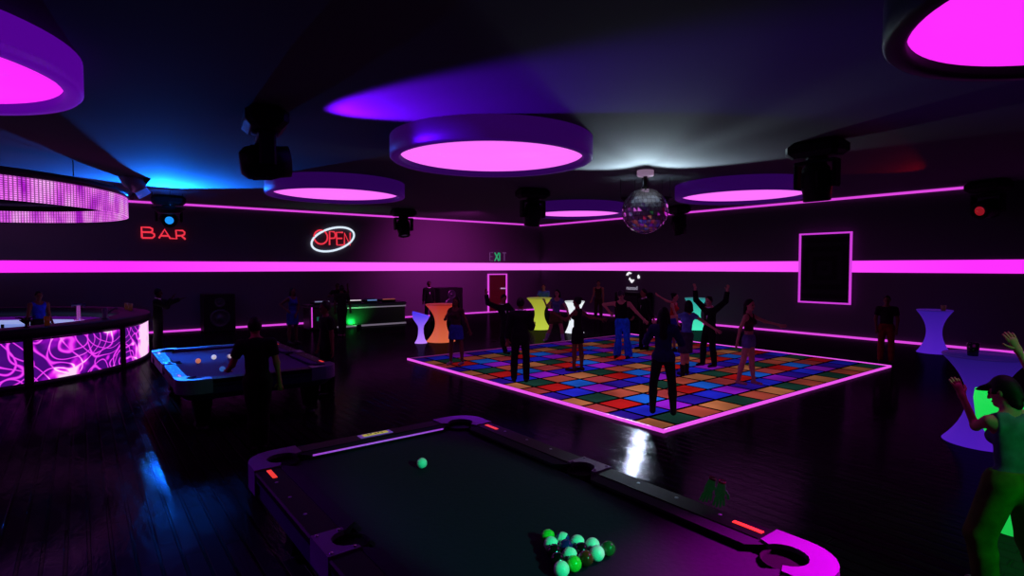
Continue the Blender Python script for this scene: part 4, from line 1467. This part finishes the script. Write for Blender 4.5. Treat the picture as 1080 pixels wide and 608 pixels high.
    # ---- clothing
    def sleeve(sd, frac, g):
        for nm in 'LR':
            if frac <= 0:
                continue
            e = J['S' + nm].lerp(J['E' + nm], min(1, frac))
            ax = (J['E' + nm] - J['S' + nm]).normalized()
            sd.cap(J['S' + nm], J['E' + nm], arm_r * 1.15 * s + g, arm_r * .85 * s + g, None, [(e, ax)] if frac < 1 else ())
            if frac > 1:
                e2 = J['E' + nm].lerp(J['Wr' + nm], min(1, frac - 1))
                ax = (J['Wr' + nm] - J['E' + nm]).normalized()
                sd.cap(J['E' + nm], J['Wr' + nm], arm_r * .86 * s + g, arm_r * .7 * s + g, None, [(e2, ax)])
    if top:
        kind, rgb = top[0], top[1]
        g = {'suit': .024, 'tshirt': .016, 'loose': .024}.get(kind, .011) * s
        sd = SDF(.025 * s)
        hem = J['P'] + T * ({'suit': -.10, 'tshirt': -.05, 'loose': -.06, 'crop': .17}.get(kind, .02)) * s
        necko = J['N'] + T * (-.005 if kind in ('tshirt', 'suit', 'loose') else -.01) * s
        sleeved = kind in ('tshirt', 'suit', 'loose', 'cap')
        nc = (necko + T * .02 * s, (T + fw * .35).normalized())
        tc_ = [(hem, -T), nc] if sleeved else []
        torso(sd, g, top_cut=tc_[1] if tc_ else None, bot_cut=tc_[0] if tc_ else None)
        if kind in ('suit', 'loose'):
            sd.cap(J['P'] - T * .1 * s - lf * .05 * s, J['P'] + T * .05 * s, hip_r * .86 + g, hip_r * .8 + g, (tuple(fw), 1.2), tc_)
        if kind in ('tshirt', 'suit', 'loose'):
            for sg in (-1, 1):
                sd.cap(J['N'] + T * .0 * s, J['S' + ('L' if sg > 0 else 'R')] - lf * sg * .05 * s, .045 * s + g, .05 * s + g, None, [nc])
        sleeve(sd, {'suit': 1.95, 'loose': 1.8, 'tshirt': .62, 'cap': .3}.get(kind, 0), g * 1.1)
        cuts = [] if sleeved else [(hem, -T), nc]
        if kind in ('tank', 'crop'):
            # arm holes: slice the shoulders off square
            for sg in (-1, 1):
                cuts.append((J['C'] + lf * sg * (sw * .80), lf * sg))
        if kind in ('tank', 'crop', 'cap'):
            for sg in (-1, 1):
                sd.cap(J['N'] - T * .02 * s + lf * sg * .055 * s, J['N'] - T * .03 * s + lf * sg * .11 * s, .05 * s + g, .05 * s + g)
            cuts.append((J['N'] + T * .03 * s + fw * .055 * s, .105 * s))
        mesh_obj({'suit': 'jacket', 'tank': 'tank_top', 'dress': 'dress', 'crop': 'crop_top'}.get(kind, 'shirt'), sd.mesh(vox, cuts), cloth('cloth_%d_%d_%d' % rgb, rgb), t)
        if kind == 'suit':
            # white collar and shirt front
            col = MB()
            nk = J['N'] + T * .012 * s
            ringp = [nk + (lf * math.cos(a) * .062 + fw * (math.sin(a) * .06 + .005)) * s + T * (.012 - .02 * math.sin(a)) * s for a in [2 * PI * i / 16 for i in range(16)]]
            col.tube(ringp, .017 * s, 8, True)
            f0 = J['C'] + fw * (chest_r / 1.5 + .018 * s)
            col.add([f0 + T * .14 * s + lf * .045 * s - fw * .028 * s, f0 + T * .14 * s - lf * .045 * s - fw * .028 * s, f0 - T * .10 * s + fw * .012 * s],[(0, 1, 2)])
            col.build('shirt_collar', mat('white_shirt', (235, 235, 240), .7), t)
    if bottom:
        kind, rgb = bottom[0], bottom[1]
        g = {'trousers': .018, 'flared': .02, 'shorts': .014, 'skirt': .012, 'slim': .010, 'wide': .034}[kind] * s
        sd = SDF(.02 * s)
        waist = J['P'] + T * .10 * s
        torso(sd, g, part=('hip', 'waist'))
        if kind == 'skirt':
            mid = (J['KL'] + J['KR']) / 2
            d = (mid - J['P'])
            ln = bottom[2] if len(bottom) > 2 else .8
            end = J['P'] + d * ln
            sprd = (J['KL'] - J['KR']).length
            sd.cap(J['P'], end, hip_r + .01 * s, max(.15 * s, sprd * .5 * ln + .10 * s), (tuple(fw), 1.15), [(end, d.normalized())])
            for nm in 'LR':
                sd.cap(J['Hip' + nm], J['Hip' + nm].lerp(J['K' + nm], ln), leg_r * 1.1 * s + g, leg_r * s + g, None, [(end, d.normalized())])
        else:
            for nm in 'LR':
                if kind == 'shorts':
                    ln = bottom[2] if len(bottom) > 2 else .38
                    e = J['Hip' + nm].lerp(J['K' + nm], ln)
                    ax = (J['K' + nm] - J['Hip' + nm]).normalized()
                    sd.cap(J['Hip' + nm], J['K' + nm], leg_r * 1.1 * s + g, leg_r * .8 * s + g, None, [(e, ax)])
                else:
                    fl = {'flared': .1, 'trousers': .062, 'slim': .046, 'wide': .085}[kind] * s
                    kr = {'wide': .085}.get(kind, .062) * s
                    sd.cap(J['Hip' + nm], J['K' + nm], leg_r * 1.1 * s + g, kr + g * .6)
                    ax = (J['A' + nm] - J['K' + nm]).normalized()
                    mid = J['K' + nm].lerp(J['A' + nm], .35) - J['F' + nm] * .014 * s
                    sd.cap(J['K' + nm], mid, kr + g * .6, max(.060 * s + g, fl * .95))
                    sd.cap(mid, J['A' + nm], max(.060 * s + g, fl * .95), fl + .004 * s, None, [(J['A' + nm] + ax * .03 * s, ax)])
        mesh_obj({'skirt': 'skirt', 'shorts': 'shorts'}.get(kind, 'trousers'), sd.mesh(vox, [(waist, T)]), cloth('cloth_%d_%d_%d' % rgb, rgb), t)
    if shoes:
        rgb, kind = shoes
        for nm in 'LR':
            sd = SDF(.02 * s)
            sd.cap(J['A' + nm] - J['F' + nm] * .035 * s - Vector((0, 0, .04 * s)), J['T' + nm] + J['F' + nm] * .02 * s + Vector((0, 0, .004)), .047 * s, .038 * s)
            if kind == 'boot':
                sd.cap(J['A' + nm].lerp(J['K' + nm], .42), J['A' + nm] - Vector((0, 0, .03 * s)), .062 * s, .05 * s)
            elif kind == 'shoe':
                sd.cap(J['A' + nm], J['A' + nm] - Vector((0, 0, .04 * s)), .045 * s, .05 * s)
            mesh_obj('boot' if kind == 'boot' else 'shoe', sd.mesh(vox * .8, [((0, 0, .0), (0, 0, -1))]), cloth('leather_%d_%d_%d' % rgb, rgb, .5, .1), t)
    if hair:
        kind, rgb = hair
        sd = SDF(.02 * s)
        hc = J['H'] + hd * .03 * s - lk * .012 * s
        front = (J['H'] + lk * .055 * s + hd * .055 * s, (lk * .8 - hd * .6).normalized())
        sd.ell(hc, (.088 * s, .102 * s, .118 * s), (lkl, lk, hd), [front, (J['H'] - hd * .05 * s, -hd)])
        if kind in ('long', 'pony'):
            b0 = J['H'] - lk * .06 * s
            ln = .34 if kind == 'long' else .22
            sd.cap(b0, b0 - T * ln * s - fw * .05 * s, .075 * s, .075 * s if kind == 'long' else .035 * s, (tuple(lk), 1.4) if kind == 'long' else None)
            if kind == 'long':
                for sg in (-1, 1):
                    sd.cap(J['H'] + lkl * .07 * s * sg - lk * .02 * s + hd * .02 * s, J['H'] + lkl * .09 * s * sg - T * .2 * s - lk * .03 * s, .03 * s, .035 * s)
        elif kind == 'bob':
            for sg in (-1, 1):
                sd.cap(J['H'] + lkl * .07 * s * sg - lk * .02 * s + hd * .03 * s, J['H'] + lkl * .075 * s * sg - hd * .1 * s - lk * .03 * s, .035 * s, .04 * s)
            sd.cap(J['H'] - lk * .05 * s, J['H'] - lk * .05 * s - hd * .1 * s, .075 * s, .07 * s)
        elif kind == 'bun':
            sd.ell(J['H'] - lk * .09 * s + hd * .09 * s, (.05 * s,) * 3, (lkl, lk, hd))
        elif kind == 'fringe':
            for i, (du, df, dz_) in enumerate(((.05, .10, .06), (-.05, .10, .06), (.0, .13, .05), (.09, .03, .0), (-.09, .03, .0), (0, -.1, -.06))):
                p0 = J['H'] + hd * .06 * s
                sd.cap(p0, J['H'] + lkl * du * s + lk * df * 1.35 * s + hd * dz_ * s, .05 * s, .012 * s)
            sd.cap(J['H'] - lk * .05 * s, J['H'] - lk * .06 * s - hd * .09 * s, .07 * s, .05 * s)
        mesh_obj('hair', sd.mesh(vox), cloth('hair_%d_%d_%d' % rgb, rgb, .6, .3, 30), t)
    if extra:
        extra(t, J, s, fw, lf, T)
    return t, J

FT = {}
def ft(u, v):
    q = at(u, v); return (q.x, q.y)
def onfloor(u, v):
    q = at(u, v, .034); return (q.x, q.y)
BLK = (13, 12, 15)
DZ = .035
# behind and around the bar
q = at_d(40, 300, 15.4)
person('barman in a sleeveless blue shirt behind the round bar', (q.x, q.y), 1.79, 20, 'brown', top=('tank', (28, 44, 190)), bottom=('trousers', BLK), look=(.3, -1, 0),
       L=((.12, -.1, -1), (.2, -.5, -.7)), R=((-.14, 0, -1), (-.02, -.15, -1)))
person('man in black standing at the end of the bar raising a hand to his mouth', (1.72, 18.9), 1.84, 80, 'dark', top=('suit', BLK), bottom=('trousers', BLK), look=(1, -.2, -.1),
       R=((.6, -.1, -.35), (.4, 0, .75)), L=((.7, .2, -.15), (.75, -.1, .3)))
person('woman in a blue dress by the back wall with a hand on her hip', ft(309, 363), 1.79, 35, 'dark', True, top=('tank', (22, 30, 120)), bottom=('skirt', (22, 30, 120), .75),
       hair=('bob', (10, 8, 10)), R=((-.75, .1, -.6), (.7, -.2, -.65)), L=((.2, -.2, -1), (-.3, -.5, -.8)), look=(.6, -1, 0))
person('man in a black t-shirt seen from behind at the far pool table', (1.86, 8.05), 1.78, 185, 'tan', top=('tshirt', (11, 10, 13)), bottom=('trousers', (11, 11, 13)),
       R=((.22, -.1, -1), (.12, .12, -1)), L=((-.35, .15, -.9), (-.2, .85, -.35)), lean=(-.03, .05, 1), headtilt=(-.05, .1, 1), vox=.018)
person('man in black standing at the right end of the far pool table', ft(345, 417), 1.80, -70, 'brown', top=('tshirt', (9, 9, 11)), bottom=('trousers', (9, 9, 11)),
       L=((.1, -.05, -1), (.05, -.1, -1)), R=((-.05, .1, -1), (-.25, .2, -1)))
person('person in black standing in front of the left half of the DJ booth', ft(361, 355), 1.80, 200, 'dark', top=('tshirt', (12, 8, 14)), bottom=('trousers', (12, 8, 14)), shoes=((120, 60, 100), 'shoe'),
       R=((.3, 0, -1), (.1, .3, -1)), L=((-.2, 0, -1), (0, .3, -1)))
person('DJ in black raising an elbow behind the DJ booth', (8.75, 23.75), 1.76, 10, 'dark', top=('tshirt', (10, 8, 13)), bottom=('trousers', BLK),
       L=((.9, 0, -.2), (-.1, -.2, 1)), R=((-.5, -.3, -.6), (.6, -.5, .0)), headtilt=(.05, -.15, 1))
person('person in black standing behind the orange table beside the loudspeaker', (12.6, 22.6), 1.80, 20, 'dark', top=('suit', (9, 7, 11)), bottom=('trousers', (9, 7, 11)))

# on the dance floor, left to right
person('woman in a short blue skirt at the left corner of the dance floor', onfloor(481, 385), 1.68, -25, 'brown', True, z0=DZ, top=('cap', (60, 16, 40)), bottom=('skirt', (40, 56, 150), .62),
       hair=('long', (26, 12, 16)), shoes=((150, 130, 140), 'low'), R=((-.45, -.3, -.8), (.1, -.9, .25)), L=((.4, .05, -.9), (.35, -.05, -1)), RL=((-.12, 0, -1), (-.02, 0, -1)), LL=((.14, 0, -1), (.04, 0, -1)), headtilt=(.05, -.05, 1))
person('man in a dark suit leaning with one hand raised before the red door', onfloor(534, 373), 1.74, 35, 'tan', z0=DZ, top=('suit', (24, 22, 28)), bottom=('trousers', (20, 20, 24)),
       lean=(-.25, .1, 1), R=((-.75, 0, .35), (-.15, 0, 1)), L=((.55, -.3, -.6), (.6, -.3, .1)), RL=((-.12, -.5, -.9), (.22, .35, -1)), LL=((.12, -.45, -.9), (.3, .3, -1)), headtilt=(.25, -.05, 1))
person('man in a black suit and white collar seen from behind on the dance floor', onfloor(549, 403), 1.77, 172, 'tan', z0=DZ, top=('suit', (14, 12, 20)), bottom=('trousers', (12, 11, 17)),
       L=((-.22, -.02, -1), (-.1, -.1, -1)), R=((.14, .15, -.95), (.12, .8, .1)), LL=((-.1, 0, -1), (-.02, 0, -1)), RL=((.08, -.05, -1), (.0, -.02, -1)), look=(.35, 1, 0), vox=.018)
person('woman in an olive skirt and white socks bending beside the lime table', ft(586, 361), 1.78, -20, 'light', True, top=('cap', (88, 120, 150)), bottom=('skirt', (86, 84, 40), .7), shoes=((170, 170, 190), 'boot'),
       hair=('bob', (10, 8, 12)), lean=(.1, -.12, 1), L=((.5, -.2, -.8), (.3, -.2, -.9)), R=((-.6, -.1, -.7), (-.2, -.5, .5)), RL=((-.2, -.35, -.95), (-.35, .4, -.95)), LL=((.25, -.3, -.95), (.15, .35, -1)))
person('person in a pale blue top standing behind the lime table', (15.35, 17.75), 1.74, -15, 'tan', top=('tshirt', (70, 110, 160)), bottom=('trousers', BLK), hair=('short', (30, 16, 14)),
       R=((-.3, -.3, -.8), (-.2, -.8, .2)))
person('woman in a short black dress stretching an arm to the right', onfloor(609, 392), 1.73, -115, 'brown', True, z0=DZ, top=('tank', BLK), bottom=('skirt', BLK, .62), shoes=((60, 34, 30), 'low'), hair=('bun', (8, 7, 8)),
       R=((.75, .15, -.5), (1, .1, -.15)), L=((-.6, -.2, -.55), (-.7, -.1, .4)), LL=((-.1, 0, -1), (-.02, 0, -1)), RL=((.1, .0, -1), (.04, 0, -1)))
person('bare-armed person standing far off by the right wall beyond the dancers', ft(631, 338), 1.82, -5, 'tan', top=('tank', (46, 16, 22)), bottom=('trousers', (50, 20, 26)), L=((.1, 0, -1), (0, 0, -1)), R=((-.1, 0, -1), (-.3, -.2, -.8)))
person('man in a black tank top and bright blue flared trousers dancing', onfloor(656, 378), 1.82, -15, 'light', z0=DZ, top=('tank', (10, 10, 12)), bottom=('flared', (24, 110, 235)), hair=('fringe', (52, 38, 58)), shoes=(BLK, 'shoe'),
       L=((.62, -.1, -.72), (.75, -.1, -.75)), R=((-.9, .1, -.1), (.45, .2, -.6)), headtilt=(-.12, -.3, 1), lean=(-.03, 0, 1), RL=((-.02, -.15, -1), (-.08, .2, -1)), LL=((.08, -.12, -1), (.12, .18, -1)), vox=.017)
person('man all in black standing behind the man in blue trousers', onfloor(679, 369), 1.78, -60, 'tan', z0=DZ, top=('suit', BLK), bottom=('trousers', BLK), L=((.15, 0, -1), (.35, -.3, -.6)), R=((-.2, .1, -1), (-.4, .1, -.6)))
person('woman in a red top stretching a thin arm out to the left', onfloor(709, 371), 1.68, 70, 'light', True, z0=DZ, top=('tank', (190, 24, 34)), bottom=('skirt', (40, 36, 170), .8), hair=('bun', (14, 8, 12)),
       L=((-.85, .1, .25), (-.8, .05, .5)), R=((.3, -.3, -.9), (.3, -.3, -.9)), lean=(.08, 0, 1))
person('dancer in a blue and white striped top with both arms flung wide', onfloor(723, 397), 1.68, -150, 'light', True, z0=DZ, top=('cap', (90, 128, 190)), bottom=('skirt', (58, 58, 70), .9), hair=('bob', (10, 8, 10)), shoes=(BLK, 'boot'),
       lean=(.1, -.1, 1), L=((-.9, .0, -.15), (-.9, -.1, -.3)), R=((.75, -.1, -.5), (.8, -.1, -.5)), LL=((.02, -.05, -1), (.0, .05, -1)), RL=((-.12, .12, -1), (.0, .2, -1)), vox=.017)
person('long haired dancer in a dark blue jacket seen from behind at the front corner', onfloor(699, 437), 1.76, 178, 'tan', True, z0=DZ, top=('loose', (34, 46, 86)), bottom=('slim', (22, 22, 28)), hair=('long', (14, 10, 16)), shoes=((10, 9, 11), 'boot'),
       L=((-.42, .25, -.85), (.1, .7, .4)), R=((.42, .25, -.85), (-.1, .7, .35)), LL=((-.16, 0, -1), (-.02, .0, -1)), RL=((.13, -.05, -1), (.06, -.02, -1)), headtilt=(0, .12, 1), vox=.016)
person('man in a black suit and white shirt throwing both hands up', onfloor(748, 387), 1.74, -40, 'light', z0=DZ, top=('suit', (12, 11, 15)), bottom=('trousers', BLK), hair=('short', (30, 14, 14)),
       R=((-.55, -.2, .6), (-.1, 0, 1)), L=((.6, .1, .55), (.15, 0, 1)), RL=((-.2, -.25, -1), (-.02, .25, -1)), LL=((.0, -.2, -1), (.12, .25, -1)), headtilt=(-.1, -.1, 1))
person('barefoot woman in denim shorts pointing an arm to the right', onfloor(789, 406), 1.76, 70, 'light', True, z0=DZ, top=('crop', (60, 20, 30)), bottom=('shorts', (96, 106, 150), .36), hair=('pony', (16, 10, 12)), shoes=None,
       L=((.75, .1, -.35), (.9, -.05, -.2)), R=((-.35, -.1, -.9), (-.2, -.05, -1)), LL=((.08, 0, -1), (.1, .0, -1), 60), RL=((-.16, -.05, -1), (-.22, .0, -1), 60), lean=(-.02, 0, 1), look=(.8, -.5, 0), vox=.017)
# right hand side
person('man in a checked dark shirt and brick red trousers standing by the right wall', ft(934, 383), 1.72, -5, 'brown', top=('tshirt', (22, 16, 18)), bottom=('trousers', (110, 30, 26)), shoes=((30, 14, 14), 'shoe'),
       L=((.2, 0, -1), (-.1, -.2, -1)), R=((-.2, 0, -1), (.1, -.2, -1)))

pg = at_d(1068, 520, 4.15)
def wings(t, J, s, fw, lf, T):
    pass
person('dancer in teal tank top and green trousers, hands up, at the right edge', (pg.x, pg.y), 1.66, 215, 'light', True, top=('tank', (76, 118, 122)), bottom=('wide', (70, 118, 30)), hair=('fringe', (12, 14, 14)), shoes=((60, 80, 60), 'shoe'),
       lean=(-.05, .1, 1), L=((-.27, .8, -.36), (-.36, .1, .9)), R=((.0, .25, .75), (-.42, .1, .9)), LL=((-.28, -.05, -1), (.12, .05, -1)), RL=((.12, .1, -1), (.24, -.05, -1)), headtilt=(-.22, .25, 1), look=(-1, .35, -.1), vox=.012, curl=.25)

# ------------------------------------------------------------------ lights
def at_world(x, y, r, a, u):
    return Vector((x, y, 0)) + vdir(x, y, r, a, u)
# ceiling washes: added lamps apart from the heads, cone edge grazing the ceiling
def head_light(nm, key, rgb, energy, aim, angle, blend, radius=.12):
    p = H[key]
    return lamp('SPOT', nm, p, rgb, energy, p + aim, angle, blend, radius)
def spot(nm, p, aim, rgb, e, ang, blend=.3, rad=.1):
    return lamp('SPOT', nm, p, rgb, e, Vector(p) + Vector(aim), ang, blend, rad)
x, y = H['blue'].x, H['blue'].y
def bowl(p, parent_key, r=.5, rim=.02, depth=.12):
    # shallow black dish added round a ceiling wash lamp: keeps its light off the room below
    t = thing('light_shield_dish', parent_key, 'stage light', p, 0, 'added black light shields under the ceiling')
    MB().lathe([(0, -depth), (r * .6, -depth), (r, rim), (r - .012, rim), (r * .58, -depth + .012), (0, -depth + .012)], n=40).build('dish', m_blk, t)
    MB().tube([(0, 0, -depth), (0, .001, -depth * .5)], .03).build('shield_post', m_blk, t)
    for a in (.5, 2.6, 4.7):
        MB().tube([(r * math.cos(a), r * math.sin(a), rim), (r * math.cos(a), r * math.sin(a), CEIL - p[2])], .008, 6).build('hanger', m_blk, t)
p = at_d(178, 225, 18.4); p.z = 4.37
bowl(p, 'added black light shield by the blue moving head light', .5, .055)
spot('blue_ceiling_wash', p, vdir(x, y, 0, -1, -.70), (14, 110, 255), 15000, 121, .04, .06)
spot('blue_floor_beam', H['blue'], vdir(x, y, 0, -1, -.38), (10, 110, 255), 2600, 19, .8, .10)
x, y = H['white'].x, H['white'].y
for k_n, u_ in (('left', 667), ('right', 696)):
    p = at_d(u_, 215, 15.6); p.z = 4.38
    bowl(p, k_n + ' added black light shield hidden behind the mirror ball', .34, .04, .1)
    spot('white_ceiling_wash', p, vdir(x, y, -.25 if u_ < 680 else .25, -1, -.85), (195, 222, 236), 1900, 118, .1, .05)
spot('white_floor_beam', H['white'], vdir(x, y, 0, -1, -.38), (205, 225, 250), 1500, 20, .8, .12)
x, y = H['purple'].x, H['purple'].y
spot('purple_beam', H['purple'], vdir(x, y, 1, -.68, .46), (105, 5, 255), 3600, 52, .5)
x, y = H['red'].x, H['red'].y
p = at_d(985, 200, 14.6); p.z = 4.5
spot('red_ceiling_wash', p, vdir(x, y, -.5, -.9, .05), (255, 5, 18), 45, 56, .2)
def aimed(nm, p, q, rgb, e, ang, blend=.5, rad=.1):
    return spot(nm, p, Vector(q) - Vector(p), rgb, e, ang, blend, rad)
aimed('mirror_ball_top_fill', (9.3, 6.9, 4.8), (bx_, by_, 4.25), (225, 228, 235), 150, 13, .4, .05)  # added fill lamp, whitens the upper tiles of the ball
aimed('green_ball_beam', (2.3, -4.2, 4.4), (2.27, 3.1, .8), (30, 255, 170), 2200, 13)
aimed('green_dancer_beam', (4.3, -4.5, 3.6), (5.3, 1.0, .9), (26, 255, 110), 420, 26)
aimed('green_arm_beam', (9.5, -1.0, 4.2), (2.28, 8.02, 1.05), (26, 255, 110), 420, 3.2)
spot('green_uplight', (8.95, byf - .40, .15), (.0, .5, .42), (20, 255, 90), 95, 130, .9, .03)
aimed('violet_wall_wash', (13.6, 19.6, 4.3), (14.6, WY, 2.2), (255, 70, 235), 1100, 100, 1.0, .3)
aimed('blue_table_beam', (-.3, 13.6, 4.3), (1.45, 12.0, .78), (30, 160, 255), 1500, 22, 1.0, .15)
# violet pools under the nearer round lamps
aimed('lamp_pool', (6.75, .3, 4.45), (3.25, 1.3, .8), (255, 6, 248), 9000, 19, .9, .3)
aimed('lamp_pool', (6.4, 8.95, 4.45), (4.3, 6.2, .2), (140, 5, 255), 1500, 36, 1.0, .3)
aimed('lamp_pool', (-1.87, 8.7, 4.45), (-.2, 4.3, 0), (150, 10, 255), 1700, 40, 1.0, .3)

w = bpy.data.worlds.new('night')
SC.world = w
w.use_nodes = True
w.node_tree.nodes['Background'].inputs[0].default_value = (.01, .006, .02, 1)
w.node_tree.nodes['Background'].inputs[1].default_value = .2
